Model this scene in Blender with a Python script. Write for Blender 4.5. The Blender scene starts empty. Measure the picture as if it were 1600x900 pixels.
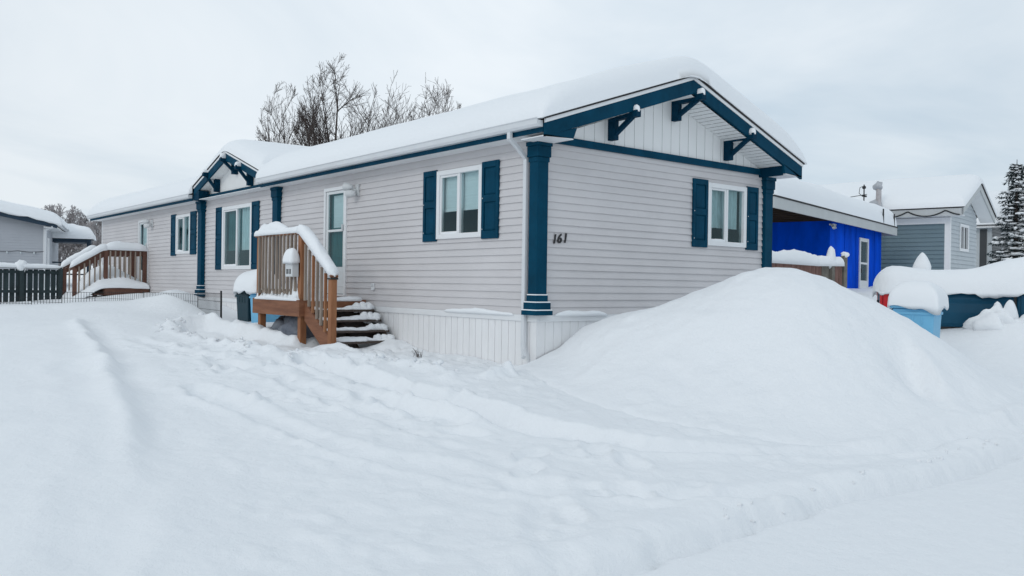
import bpy, bmesh, math, random
import numpy as np
from mathutils import Vector, Matrix

random.seed(7)
C = bpy.context.scene.collection
PI = math.pi
R = math.radians

# ------------------------------------------------------------------ materials
def new_mat(name):
    m = bpy.data.materials.new(name); m.use_nodes = True
    nt = m.node_tree
    return m, nt, nt.nodes['Principled BSDF']

def lnk(nt, a, b): nt.links.new(a, b)

def mat(name, col, rough=0.6, var=0.0, vscale=4.0, bump=0.0, bscale=60.0, stretch=(1, 1, 1), metallic=0.0, spec=0.5, col2=None, detail=6.0, bdist=0.01):
    m, nt, b = new_mat(name)
    b.inputs['Base Color'].default_value = (*col, 1); b.inputs['Roughness'].default_value = rough
    b.inputs['Metallic'].default_value = metallic
    b.inputs['Specular IOR Level'].default_value = spec
    tc = nt.nodes.new('ShaderNodeTexCoord'); mp = nt.nodes.new('ShaderNodeMapping'); mp.inputs['Scale'].default_value = stretch
    lnk(nt, tc.outputs['Object'], mp.inputs['Vector'])
    if var > 0 or col2:
        n = nt.nodes.new('ShaderNodeTexNoise'); n.inputs['Scale'].default_value = vscale; n.inputs['Detail'].default_value = detail
        n.inputs['Roughness'].default_value = 0.65
        lnk(nt, mp.outputs['Vector'], n.inputs['Vector'])
        cr = nt.nodes.new('ShaderNodeValToRGB')
        c2 = col2 if col2 else tuple(min(1, c * (1 + var)) for c in col)
        c1 = col if col2 else tuple(c * (1 - var) for c in col)
        cr.color_ramp.elements[0].position = 0.3; cr.color_ramp.elements[1].position = 0.7
        cr.color_ramp.elements[0].color = (*c1, 1); cr.color_ramp.elements[1].color = (*c2, 1)
        lnk(nt, n.outputs['Fac'], cr.inputs['Fac']); lnk(nt, cr.outputs['Color'], b.inputs['Base Color'])
    if bump > 0:
        n2 = nt.nodes.new('ShaderNodeTexNoise'); n2.inputs['Scale'].default_value = bscale; n2.inputs['Detail'].default_value = 5
        lnk(nt, mp.outputs['Vector'], n2.inputs['Vector'])
        bp = nt.nodes.new('ShaderNodeBump'); bp.inputs['Strength'].default_value = bump; bp.inputs['Distance'].default_value = bdist
        lnk(nt, n2.outputs['Fac'], bp.inputs['Height']); lnk(nt, bp.outputs['Normal'], b.inputs['Normal'])
    return m

def snow_mat(name, tint=(0.865, 0.885, 0.905), grain=0.5):
    m, nt, b = new_mat(name)
    b.inputs['Base Color'].default_value = (*tint, 1); b.inputs['Roughness'].default_value = 0.75
    b.inputs['Specular IOR Level'].default_value = 0.25
    tc = nt.nodes.new('ShaderNodeTexCoord')
    n1 = nt.nodes.new('ShaderNodeTexNoise'); n1.inputs['Scale'].default_value = 7; n1.inputs['Detail'].default_value = 9; n1.inputs['Roughness'].default_value = 0.62
    n2 = nt.nodes.new('ShaderNodeTexNoise'); n2.inputs['Scale'].default_value = 130; n2.inputs['Detail'].default_value = 3
    for n in (n1, n2): lnk(nt, tc.outputs['Object'], n.inputs['Vector'])
    b1 = nt.nodes.new('ShaderNodeBump'); b1.inputs['Strength'].default_value = 0.5 * grain; b1.inputs['Distance'].default_value = 0.07
    b2 = nt.nodes.new('ShaderNodeBump'); b2.inputs['Strength'].default_value = 0.55 * grain; b2.inputs['Distance'].default_value = 0.006
    lnk(nt, n1.outputs['Fac'], b1.inputs['Height']); lnk(nt, n2.outputs['Fac'], b2.inputs['Height'])
    lnk(nt, b1.outputs['Normal'], b2.inputs['Normal']); lnk(nt, b2.outputs['Normal'], b.inputs['Normal'])
    return m

M = {}
M['snow'] = snow_mat('snow_surface', grain=0.8)
M['snow_soft'] = snow_mat('snow_soft_surface', grain=0.3)
M['siding'] = mat('vinyl_siding', (0.615, 0.595, 0.60), 0.55, var=0.07, vscale=1.3, bump=0.06, bscale=90, stretch=(0.5, 0.5, 1.2), bdist=0.004)
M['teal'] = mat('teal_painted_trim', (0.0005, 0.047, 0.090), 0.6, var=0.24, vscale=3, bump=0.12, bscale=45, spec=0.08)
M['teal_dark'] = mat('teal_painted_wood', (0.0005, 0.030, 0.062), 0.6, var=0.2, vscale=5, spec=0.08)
M['white'] = mat('white_vinyl', (0.79, 0.80, 0.81), 0.4, var=0.02, vscale=3)
M['gutter'] = mat('white_gutter_metal', (0.66, 0.68, 0.70), 0.4, var=0.04, vscale=2)
M['panel'] = mat('white_gable_panel', (0.82, 0.825, 0.82), 0.55, var=0.03, vscale=2, stretch=(1, 1, 0.3))
M['skirt'] = mat('white_vinyl_skirting', (0.82, 0.82, 0.825), 0.55, var=0.05, vscale=2.2, stretch=(1, 1, 0.4))
M['shingle'] = mat('dark_shingle_edge', (0.035, 0.033, 0.034), 0.9, var=0.3, vscale=20)
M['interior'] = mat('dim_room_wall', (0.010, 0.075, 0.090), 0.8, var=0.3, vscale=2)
M['blind'] = mat('pale_window_blind', (0.86, 0.87, 0.87), 0.8, var=0.06, vscale=2, stretch=(1, 1, 20))
M['curtain'] = mat('pale_window_curtain', (0.66, 0.74, 0.74), 0.9, var=0.2, vscale=9, stretch=(6, 6, 0.7))
M['curtain_green'] = mat('green_window_curtain', (0.03, 0.15, 0.155), 0.9, var=0.3, vscale=5, stretch=(5, 5, 0.5))
M['door'] = mat('white_storm_door', (0.72, 0.75, 0.76), 0.4, var=0.02)
M['gap'] = mat('dark_rubber_gap', (0.05, 0.055, 0.06), 0.7)
M['wood'] = mat('cedar_brown_wood', (0.23, 0.088, 0.036), 0.75, col2=(0.38, 0.175, 0.078), vscale=5, bump=0.4, bscale=30, stretch=(1, 1, 0.25), bdist=0.006)
M['wood_h'] = mat('cedar_brown_board', (0.15, 0.056, 0.028), 0.75, col2=(0.29, 0.125, 0.062), vscale=6, bump=0.4, bscale=30, stretch=(0.25, 0.6, 2), bdist=0.006)
M['wood_grey'] = mat('weathered_baluster_wood', (0.20, 0.155, 0.125), 0.85, col2=(0.36, 0.30, 0.25), vscale=6, bump=0.3, bscale=40, stretch=(1, 1, 0.2), bdist=0.005)
M['wood_red'] = mat('red_brown_stained_wood', (0.085, 0.036, 0.026), 0.8, col2=(0.16, 0.075, 0.05), vscale=5, bump=0.3, bscale=30)
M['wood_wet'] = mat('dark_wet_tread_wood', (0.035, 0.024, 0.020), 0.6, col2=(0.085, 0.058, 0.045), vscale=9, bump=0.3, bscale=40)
M['fence_brown'] = mat('reddish_fence_board', (0.13, 0.068, 0.055), 0.9, col2=(0.26, 0.15, 0.125), vscale=7, stretch=(3, 3, 0.3))
M['fence_post'] = mat('grey_fence_post_wood', (0.16, 0.15, 0.13), 0.9, var=0.3, vscale=6)
M['fence_dark'] = mat('dark_green_grey_fence_board', (0.026, 0.042, 0.046), 0.9, var=0.35, vscale=5, stretch=(2, 2, 0.4))
M['wire'] = mat('black_fence_wire', (0.012, 0.014, 0.016), 0.6)
M['black'] = mat('black_enamel', (0.012, 0.012, 0.014), 0.4)
M['steel'] = mat('bright_steel', (0.55, 0.55, 0.55), 0.3, metallic=1.0)
M['bluewall'] = mat('cobalt_painted_plywood', (0.0006, 0.074, 0.62), 0.8, var=0.30, vscale=1.6, bump=0.1, bscale=8, stretch=(1, 1, 0.35), spec=0.03)
M['greyblue'] = mat('grey_blue_siding', (0.145, 0.215, 0.25), 0.6, var=0.05, vscale=2)
M['paleblue'] = mat('pale_grey_siding', (0.50, 0.54, 0.565), 0.6, var=0.05, vscale=2)
M['leftsiding'] = mat('cool_grey_siding', (0.42, 0.44, 0.475), 0.6, var=0.04, vscale=2)
M['darksiding'] = mat('dark_grey_siding', (0.12, 0.125, 0.13), 0.6, var=0.05)
M['navy'] = mat('navy_painted_fascia', (0.006, 0.028, 0.055), 0.6, var=0.2)
M['fasciagrey'] = mat('pale_grey_fascia', (0.50, 0.52, 0.52), 0.6, var=0.06, vscale=1.5)
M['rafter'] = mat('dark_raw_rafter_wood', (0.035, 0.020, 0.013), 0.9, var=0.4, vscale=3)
M['binblue'] = mat('light_blue_plastic', (0.17, 0.47, 0.70), 0.45, var=0.05, vscale=3, bump=0.05, bscale=20)
M['binteal'] = mat('dark_teal_plastic', (0.004, 0.035, 0.052), 0.5, var=0.2, vscale=3)
M['truck'] = mat('teal_truck_paint', (0.002, 0.060, 0.115), 0.45, var=0.12, vscale=2, bump=0.05, bscale=30, spec=0.25)
M['red'] = mat('red_lens_plastic', (0.50, 0.008, 0.012), 0.25)
M['bark'] = mat('grey_brown_bark', (0.066, 0.050, 0.045), 0.9, var=0.3, vscale=8)
M['frostbark'] = mat('frosted_twig_bark', (0.26, 0.22, 0.215), 0.95, col2=(0.60, 0.59, 0.60), vscale=2.5)
M['faintbark'] = mat('snow_dusted_twig_bark', (0.33, 0.34, 0.36), 0.95, col2=(0.55, 0.57, 0.6), vscale=2)
M['needle'] = mat('dark_spruce_needle', (0.010, 0.026, 0.030), 0.9, var=0.4, vscale=3)
M['tarp'] = mat('dark_blue_grey_tarp', (0.045, 0.055, 0.085), 0.5, col2=(0.20, 0.22, 0.25), vscale=2.5, bump=0.5, bscale=9, bdist=0.05)
M['ice'] = mat('packed_grey_snow', (0.58, 0.63, 0.67), 0.6, var=0.08, vscale=5)
M['bulb'] = mat('pale_glass_bulb', (0.55, 0.6, 0.62), 0.2)
M['greyplastic'] = mat('pale_grey_plastic', (0.62, 0.64, 0.65), 0.45)

def glass_mat():
    m = bpy.data.materials.new('window_glass'); m.use_nodes = True
    nt = m.node_tree; nt.nodes.clear()
    out = nt.nodes.new('ShaderNodeOutputMaterial'); mix = nt.nodes.new('ShaderNodeMixShader')
    tr = nt.nodes.new('ShaderNodeBsdfTransparent'); tr.inputs['Color'].default_value = (0.78, 0.89, 0.90, 1)
    gl = nt.nodes.new('ShaderNodeBsdfGlossy'); gl.inputs['Roughness'].default_value = 0.03; gl.inputs['Color'].default_value = (0.62, 0.84, 0.90, 1)
    fr = nt.nodes.new('ShaderNodeFresnel'); fr.inputs['IOR'].default_value = 1.55
    ad = nt.nodes.new('ShaderNodeMath'); ad.operation = 'MULTIPLY_ADD'; ad.inputs[1].default_value = .75; ad.inputs[2].default_value = 0.01
    tc = nt.nodes.new('ShaderNodeTexCoord'); n = nt.nodes.new('ShaderNodeTexNoise'); n.inputs['Scale'].default_value = 1.6
    bp = nt.nodes.new('ShaderNodeBump'); bp.inputs['Strength'].default_value = 0.12; bp.inputs['Distance'].default_value = 0.02
    lnk(nt, tc.outputs['Object'], n.inputs['Vector']); lnk(nt, n.outputs['Fac'], bp.inputs['Height']); lnk(nt, bp.outputs['Normal'], gl.inputs['Normal'])
    lnk(nt, fr.outputs['Fac'], ad.inputs[0]); lnk(nt, ad.outputs[0], mix.inputs['Fac'])
    lnk(nt, tr.outputs[0], mix.inputs[1]); lnk(nt, gl.outputs[0], mix.inputs[2]); lnk(nt, mix.outputs[0], out.inputs['Surface'])
    return m
M['glass'] = glass_mat()

# ------------------------------------------------------------------ mesh builder
class MB:
    def __init__(s): s.v = []; s.f = []
    def add(s, vs, fs):
        o = len(s.v); s.v += [tuple(v) for v in vs]; s.f += [tuple(i + o for i in f) for f in fs]; return s
    def box(s, x0, x1, y0, y1, z0, z1):
        vs = [(x, y, z) for x in (x0, x1) for y in (y0, y1) for z in (z0, z1)]
        return s.add(vs, [(0, 1, 3, 2), (4, 6, 7, 5), (0, 4, 5, 1), (2, 3, 7, 6), (0, 2, 6, 4), (1, 5, 7, 3)])
    def prism(s, poly, ax, a, b):
        # poly: 2D points; extruded along axis ax from a to b (other axes in order)
        def P(p, t):
            q = list(p); q.insert(ax, t); return q
        n = len(poly)
        vs = [P(p, a) for p in poly] + [P(p, b) for p in poly]
        fs = [tuple(range(n))[::-1], tuple(range(n, 2 * n))] + [(i, (i + 1) % n, n + (i + 1) % n, n + i) for i in range(n)]
        return s.add(vs, fs)
    def beam(s, p, q, w, h, up=(0, 0, 1)):
        p = Vector(p); q = Vector(q); d = (q - p).normalized(); u = Vector(up)
        sd = d.cross(u)
        if sd.length < 1e-5: sd = d.cross(Vector((0, 1, 0)))
        sd.normalize(); u = sd.cross(d).normalized()
        vs = []
        for c in (p, q):
            for a, b in ((-1, -1), (1, -1), (1, 1), (-1, 1)): vs.append(c + sd * a * w / 2 + u * b * h / 2)
        return s.add(vs, [(0, 3, 2, 1), (4, 5, 6, 7), (0, 1, 5, 4), (1, 2, 6, 5), (2, 3, 7, 6), (3, 0, 4, 7)])
    def tube(s, pts, rad, n=6, cap=True):
        pts = [Vector(p) for p in pts]
        if not hasattr(rad, '__len__'): rad = [rad] * len(pts)
        vs = []; fs = []; ref = Vector((0.3, 0.9, 0.1)).normalized()
        for i, p in enumerate(pts):
            d = (pts[min(i + 1, len(pts) - 1)] - pts[max(i - 1, 0)])
            d = d.normalized() if d.length > 1e-9 else Vector((0, 0, 1))
            a = d.cross(ref)
            if a.length < 0.05: a = d.cross(Vector((1, 0, 0)))
            a.normalize(); b = d.cross(a)
            for k in range(n):
                t = 2 * PI * k / n; vs.append(p + (a * math.cos(t) + b * math.sin(t)) * rad[i])
        for i in range(len(pts) - 1):
            for k in range(n):
                fs.append((i * n + k, i * n + (k + 1) % n, (i + 1) * n + (k + 1) % n, (i + 1) * n + k))
        if cap: fs.append(tuple(range(n))[::-1]); fs.append(tuple((len(pts) - 1) * n + k for k in range(n)))
        return s.add(vs, fs)
    def xf(s, mtx):
        s.v = [tuple(mtx @ Vector(v)) for v in s.v]; return s

def build(name, mb, m, parent=None, smooth=False, bevel=0.0, fix=True):
    me = bpy.data.meshes.new(name); me.from_pydata(mb.v, [], mb.f)
    if fix:
        bm = bmesh.new(); bm.from_mesh(me); bmesh.ops.recalc_face_normals(bm, faces=bm.faces); bm.to_mesh(me); bm.free()
    me.update()
    if isinstance(m, str): m = M[m]
    me.materials.append(m)
    if smooth: me.polygons.foreach_set('use_smooth', [True] * len(me.polygons))
    o = bpy.data.objects.new(name, me); C.objects.link(o)
    if bevel > 0:
        md = o.modifiers.new('bevel', 'BEVEL'); md.width = bevel; md.segments = 2; md.limit_method = 'ANGLE'; md.angle_limit = R(40)
    if parent: o.parent = parent
    return o

def tag(o, label, cat, group=None, kind=None):
    o['label'] = label; o['category'] = cat
    if group: o['group'] = group
    if kind: o['kind'] = kind
    return o

def thing(name, label, cat, loc=(0, 0, 0), rz=0.0, group=None):
    o = bpy.data.objects.new(name, None); C.objects.link(o); o.location = loc; o.rotation_euler = (0, 0, rz)
    o.empty_display_size = 0.2
    return tag(o, label, cat, group)

# ------------------------------------------------------------------ noise (value noise, vectorised)
def _h(ix, iy, seed):
    n = (ix.astype(np.int64) * 374761393 + iy.astype(np.int64) * 668265263 + seed * 1274126177) & 0xFFFFFFFF
    n = ((n ^ (n >> 13)) * 1274126177) & 0xFFFFFFFF
    n = (n ^ (n >> 16)) & 0xFFFFFF
    return n / float(0xFFFFFF)
def vnoise(x, y, seed=0):
    x = np.asarray(x, float); y = np.asarray(y, float)
    ix = np.floor(x); iy = np.floor(y); fx = x - ix; fy = y - iy
    u = fx * fx * fx * (fx * (fx * 6 - 15) + 10); v = fy * fy * fy * (fy * (fy * 6 - 15) + 10)
    a = _h(ix, iy, seed); b = _h(ix + 1, iy, seed); c = _h(ix, iy + 1, seed); d = _h(ix + 1, iy + 1, seed)
    return (a * (1 - u) + b * u) * (1 - v) + (c * (1 - u) + d * u) * v - 0.5
def fbm(x, y, oct=4, seed=0, gain=0.5):
    s = 0; a = 1.0
    for i in range(oct):
        ca, sa = math.cos(0.6 * i), math.sin(0.6 * i)
        s = s + a * vnoise((x * ca - y * sa) * 2 ** i + 17.3 * i, (x * sa + y * ca) * 2 ** i - 9.1 * i, seed + i); a *= gain
    return s
def sstep(a, b, x):
    t = np.clip((x - a) / (b - a), 0, 1); return t * t * (3 - 2 * t)

def axis_lines(a, b, step, fine=None, ratio=1.35):
    """grid lines from a to b, refined at both ends"""
    fine = fine or step
    L = []; t = a; s = fine
    half = (a + b) / 2
    while t < half: L.append(t); t += s; s = min(step, s * ratio)
    left = np.array(L); right = (a + b) - left[::-1]
    if right[0] - left[-1] < fine: right = right[1:]
    return np.concatenate([left, right])

def snow_slab(name, x0, x1, y0, y1, base, T=0.35, r=0.5, step=0.15, p=2.2, noise=0.04, nscale=1.2, seed=1, mtx=None, drop=0.0, dropn=0.0, mname='snow_soft', fine=0.012, extra=None, under=True, xs=None, ys=None, Tfun=None, rc=0.0, kill=None):
    """thick soft blanket of snow lying on the surface base(x,y), rounded towards its rim"""
    xs = axis_lines(x0, x1, step, fine) if xs is None else xs; ys = axis_lines(y0, y1, step, fine) if ys is None else ys
    X, Y = np.meshgrid(xs, ys, indexing='ij')
    ax_ = np.minimum(X - x0, x1 - X); ay_ = np.minimum(Y - y0, y1 - Y)
    d = np.minimum(ax_, ay_)
    if rc > 0:
        cor = (ax_ < rc) & (ay_ < rc); hh = np.hypot(rc - ax_, rc - ay_); out = cor & (hh > rc)
        CX = np.where(X - x0 < x1 - X, x0 + rc, x1 - rc); CY = np.where(Y - y0 < y1 - Y, y0 + rc, y1 - rc)
        k_ = np.where(out, rc / np.maximum(hh, 1e-6), 1)
        X, Y = np.where(out, CX + (X - CX) * k_, X), np.where(out, CY + (Y - CY) * k_, Y)
        d = np.where(cor, rc - hh, d)
    d = np.maximum(d, 0)
    q = 1 - np.minimum(d / r, 1)
    th = T * np.power(np.maximum(0, 1 - q ** p), 1 / p)
    if Tfun is not None: th = th * Tfun(X, Y)
    B = base(X, Y)
    env = np.minimum(d / 0.15, 1)
    Z = B + th + noise * env * fbm(X * nscale, Y * nscale, 4, seed)
    if extra is not None: Z = extra(X, Y, Z, d)
    nx, ny = X.shape
    v = list(zip(X.ravel(), Y.ravel(), Z.ravel())); f = []
    for i in range(nx - 1):
        for j in range(ny - 1):
            if kill is not None and kill((X[i, j] + X[i + 1, j]) / 2, (Y[i, j] + Y[i, j + 1]) / 2): continue
            f.append((i * ny + j, (i + 1) * ny + j, (i + 1) * ny + j + 1, i * ny + j + 1))
    if kill is not None:
        kf = lambda i, j: 0 <= i < nx - 1 and 0 <= j < ny - 1 and not kill((X[i, j] + X[i + 1, j]) / 2, (Y[i, j] + Y[i, j + 1]) / 2)
        for i in range(nx - 1):
            for j in range(ny - 1):
                if not kf(i, j): continue
                for (di, dj, a, b) in ((1, 0, (i + 1, j), (i + 1, j + 1)), (-1, 0, (i, j), (i, j + 1)), (0, -1, (i, j), (i + 1, j))):
                    if 0 <= i + di < nx - 1 and 0 <= j + dj < ny - 1 and not kf(i + di, j + dj):
                        n0 = len(v); lo = np.minimum(B, Z)
                        v.append((X[a], Y[a], B[a] - .004)); v.append((X[b], Y[b], B[b] - .004))
                        if di: f.append((a[0] * ny + a[1], b[0] * ny + b[1], n0 + 1, n0))
                        else: v.pop(); v.pop()
    # rim
    ring = [(i, 0) for i in range(nx)] + [(nx - 1, j) for j in range(1, ny)] + [(i, ny - 1) for i in range(nx - 2, -1, -1)] + [(0, j) for j in range(ny - 2, 0, -1)]
    o = len(v)
    s = np.cumsum([0] + [math.hypot(X[a] - X[b], Y[a] - Y[b]) for a, b in zip(ring[1:], ring[:-1])])
    dn = drop + dropn * np.clip(fbm(s * 3.1, s * 0 + seed, 3, seed + 5) + 0.35, 0, 1.2)
    for k, (i, j) in enumerate(ring): v.append((X[i, j], Y[i, j], B[i, j] - dn[k] - 0.004))
    m = len(ring)
    for k in range(m):
        a = ring[k]; b = ring[(k + 1) % m]
        if kill is not None and kill((X[a] + X[b]) / 2, (Y[a] + Y[b]) / 2): continue
        f.append((a[0] * ny + a[1], o + k, o + (k + 1) % m, b[0] * ny + b[1]))
    if under:
        cx, cy = (x0 + x1) / 2, (y0 + y1) / 2
        o2 = len(v)
        for k, (i, j) in enumerate(ring):
            xx = X[i, j] + (cx - X[i, j]) * min(0.3, 0.14 / max(0.15, abs(x1 - x0))); yy = Y[i, j] + (cy - Y[i, j]) * min(0.5, 0.14 / max(0.15, abs(y1 - y0)))
            v.append((xx, yy, B[i, j] + 0.006))
        for k in range(m):
            a = ring[k]; b = ring[(k + 1) % m]
            if kill is not None and kill((X[a] + X[b]) / 2, (Y[a] + Y[b]) / 2): continue
            f.append((o + k, o2 + k, o2 + (k + 1) % m, o + (k + 1) % m))
    mb = MB(); mb.v = v; mb.f = f
    if mtx is not None: mb.xf(mtx)
    return build(name, mb, mname, smooth=True)

def snow_strip(pts, hw, h, seed=1, step=0.05, jitter=0.25, wave=1.5, side=None, endr=0.12, nseg=9, mb=None, sag=0.02):
    """loaf of snow lying along a polyline; dome-shaped in section"""
    mb = mb or MB()
    P = [Vector(p) for p in pts]
    seglen = [(P[i + 1] - P[i]).length for i in range(len(P) - 1)]; L = sum(seglen)
    n = max(4, int(L / step)); S = np.linspace(0, L, n + 1)
    hz = 1 + jitter * 2 * fbm(S * wave, S * 0 + seed * 3.7, 4, seed); wz = 1 + jitter * 0.8 * fbm(S * wave * 1.6, S * 0 + 9.1, 3, seed + 3)
    vs = []; fs = []
    for i, s in enumerate(S):
        a = s; k = 0
        while k < len(seglen) - 1 and a > seglen[k]: a -= seglen[k]; k += 1
        c = P[k].lerp(P[k + 1], min(1, a / seglen[k])); d = (P[k + 1] - P[k]); d.z = 0
        sd = side or d.cross(Vector((0, 0, 1))).normalized()
        e = min(1, min(s, L - s) / endr); e = math.sqrt(max(0, 1 - (1 - e) ** 2)); e = max(e, 0.05)
        for j in range(nseg):
            t = PI * j / (nseg - 1); cx = math.copysign(abs(math.cos(t)) ** 0.75, math.cos(t)); sz = math.sin(t) ** 0.8 if math.sin(t) > 0 else 0
            lmp_ = 1 + 0.22 * float(vnoise(s * 5 + j * .8, j * .9, seed)) + 0.14 * float(vnoise(s * 14 + j, j * 1.3, seed + 4))
            vs.append(c + sd * cx * hw * wz[i] * e + Vector((0, 0, sz * h * hz[i] * e * lmp_ - (sag if j in (0, nseg - 1) else 0))))
    for i in range(n):
        for j in range(nseg - 1):
            fs.append((i * nseg + j, (i + 1) * nseg + j, (i + 1) * nseg + j + 1, i * nseg + j + 1))
        fs.append((i * nseg + nseg - 1, (i + 1) * nseg + nseg - 1, (i + 1) * nseg, i * nseg))
    fs.append(tuple(range(nseg))); fs.append(tuple(n * nseg + j for j in range(nseg))[::-1])
    mb.add(vs, fs); return mb

def lump(mb, c, rx, ry, rz, seed=0, nu=12, nv=8, rough=0.25, zmin=-1e9, taper=0.0):
    """rounded irregular clod"""
    vs = []; fs = []
    for i in range(nv + 1):
        th = PI * i / nv
        for j in range(nu):
            ph = 2 * PI * j / nu
            k = 1 + rough * 2 * float(vnoise(math.cos(ph) * math.sin(th) * 1.5 + seed * 5.3, math.sin(ph) * math.sin(th) * 1.5 + math.cos(th) * 1.7, seed))
            w_ = math.sin(th) * (1 - taper * max(0, math.cos(th)))
            vs.append((c[0] + rx * k * w_ * math.cos(ph), c[1] + ry * k * w_ * math.sin(ph), max(zmin, c[2] + rz * k * math.cos(th))))
    for i in range(nv):
        for j in range(nu): fs.append((i * nu + j, (i + 1) * nu + j, (i + 1) * nu + (j + 1) % nu, i * nu + (j + 1) % nu))
    mb.add(vs, fs); return mb

# ------------------------------------------------------------------ lapped siding with openings
def siding(name, m, parent, mtx, u0, u1, z0, z1, exp=0.1016, depth=0.019, openings=(), ulim=None, back=0.0):
    """courses in local (u, out, z); out = -y local; ulim(z)->(ua,ub) for gables"""
    mb = MB(); z = z0; jr = random.Random(int(abs(u1 - u0) * 100)); depth0 = depth
    while z < z1 - 1e-6:
        zt = min(z + exp, z1); depth = depth0 * jr.uniform(.82, 1.12)
        cuts = sorted({z, zt} | {q for o in openings for q in o[2:4] if z < q < zt})
        for a, b in zip(cuts[:-1], cuts[1:]):
            ya = -depth * (1 - (a - z) / exp); yb = -depth * (1 - (b - z) / exp)
            la = ulim(a) if ulim else (u0, u1); lb = ulim(b) if ulim else (u0, u1)
            holes = sorted([(o[0], o[1]) for o in openings if o[2] < b - 1e-6 and o[3] > a + 1e-6])
            if holes:
                segs = []; c = u0
                for h in holes: segs.append((c, h[0])); c = h[1]
                segs.append((c, u1)); segs = [(s, s, e, e) for s, e in segs if e - s > 1e-4]
            else: segs = [(la[0], lb[0], la[1], lb[1])]
            for s0, s1, e0, e1 in segs:
                if e0 - s0 < 1e-4: continue
                s1 = min(s1, e1)
                mb.add([(s0, ya, a), (e0, ya, a), (e1, yb, b), (s1, yb, b)], [(0, 1, 2, 3)])
                if a == z: mb.add([(s0, 0.002, a), (e0, 0.002, a), (e0, ya, a), (s0, ya, a)], [(0, 1, 2, 3)])
        z = zt
    mb.xf(mtx)
    return build(name, mb, m, parent, fix=False)

def ribbed(mb, u0, u1, z0, z1, pitch=0.14, groove=0.022, depth=0.012, y=0.0):
    """vertical grooved panel in local (u, out, z)"""
    u = u0
    while u < u1 - 1e-6:
        e = min(u + pitch, u1); w = groove
        pts = [(u, y + depth), (u + w * 0.35, y + depth), (u + w * 0.6, y), (e, y)] if e - u > w else [(u, y), (e, y)]
        for (a, ya), (b, yb) in zip(pts[:-1], pts[1:]):
            mb.add([(a, ya, z0), (b, yb, z0), (b, yb, z1), (a, ya, z1)], [(0, 1, 2, 3)])
        mb.add([(e, y, z0), (e, y + depth, z0), (e, y + depth, z1), (e, y, z1)], [(0, 1, 2, 3)])
        u = e
    return mb

# ================================================================== MAIN HOUSE
LONG = Matrix.Identity(4)                                   # long wall: u = x, out = -y
GABLE = Matrix(((0, -1, 0, 0), (1, 0, 0, 0), (0, 0, 1, 0), (0, 0, 0, 1)))   # gable wall: u = y, out = +x
XL, W = -22.33, 5.2
EAVE_Z, RIDGE_Y, RIDGE_Z, SLOPE = 2.345, 2.55, 3.50, 0.348
house = thing('mobile_home', 'long pale grey mobile home with teal trim and number 161 under deep roof snow', 'mobile home', (0, 0, -0.65))
H0 = house.location.copy()
def hb(name, mb, m, parent=None, **k):
    """part of the main house: geometry written in world metres"""
    par = parent or house
    base = Vector((0, 0, 0)); p = par
    while p is not None: base += Vector(p.location); p = p.parent
    mb.xf(Matrix.Translation(-base))
    return build(name, mb, m, par, **k)

WIN_NEAR = (-2.35, -1.20, 1.08, 2.124); WIN_BAY = (-11.33, -9.57, 0.66, 2.125); WIN_FAR = (-14.67, -13.55, 1.083, 2.11)
DOOR_NEAR = (-6.12, -5.25, 0.18, 2.15); DOOR_FAR = (-18.10, -17.17, 0.18, 2.14)
WIN_GABLE = (3.53, 4.54, 1.07, 2.07)
T0 = Matrix.Translation(-H0)
siding('siding_wall', 'siding', house, T0 @ LONG, XL, 0.0, 0.0, EAVE_Z, openings=[WIN_NEAR, WIN_BAY, WIN_FAR, DOOR_NEAR, DOOR_FAR])
siding('gable_siding_wall', 'siding', house, T0 @ GABLE, 0.0, W, 0.0, 2.40, openings=[WIN_GABLE])
mb = MB(); mb.add([(XL, 0, -.9), (XL, W, -.9), (XL, W, 2.4), (XL, RIDGE_Y, 3.3), (XL, 0, 2.4)], [(0, 1, 2, 3, 4)])
mb.add([(XL, W, -.9), (0, W, -.9), (0, W, 2.4), (XL, W, 2.4)], [(0, 1, 2, 3)])
hb('rear_wall', mb, 'siding')
# corner trims at the far end
mb = MB(); mb.box(XL - .03, XL + .06, -.022, .05, 0, EAVE_Z - .01); hb('corner_trim', mb, 'white')
# skirting below
mb = MB(); ribbed(mb, XL, 0.0, -.95, -.09, pitch=0.152); hb('skirting', mb, 'skirt', fix=False)
mb = MB(); ribbed(mb, 0.0, W, -.95, -.09, pitch=0.152); mb.xf(GABLE); hb('gable_skirting', mb, 'skirt', fix=False)
mb = MB(); mb.box(XL, .024, -.024, 0.03, -.092, -.002); mb.box(-.02, .024, .031, W, -.092, -.002); hb('skirting_ledge', mb, 'white', bevel=.006)
mb = snow_strip([(-2.1, -.03, -.004), (-1.2, -.03, -.004), (-.45, -.03, -.004)], .026, .040, 3, endr=.5, jitter=.5)
snow_strip([(.03, .30, -.004), (.03, .75, -.004), (.03, 1.3, -.004)], .026, .055, 5, endr=.3, mb=mb, jitter=.6)
hb('ledge_snow', mb, 'snow_soft', smooth=True)

# belt boards
mb = MB(); mb.box(.002, .045, .17, 5.03, 2.312, 2.412); hb('belt_board', mb, 'teal', bevel=.004)
mb = MB(); mb.box(-12.5, -8.3, -.05, -.016, 2.352, 2.487); hb('bay_belt_board', mb, 'teal', bevel=.004)
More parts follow.
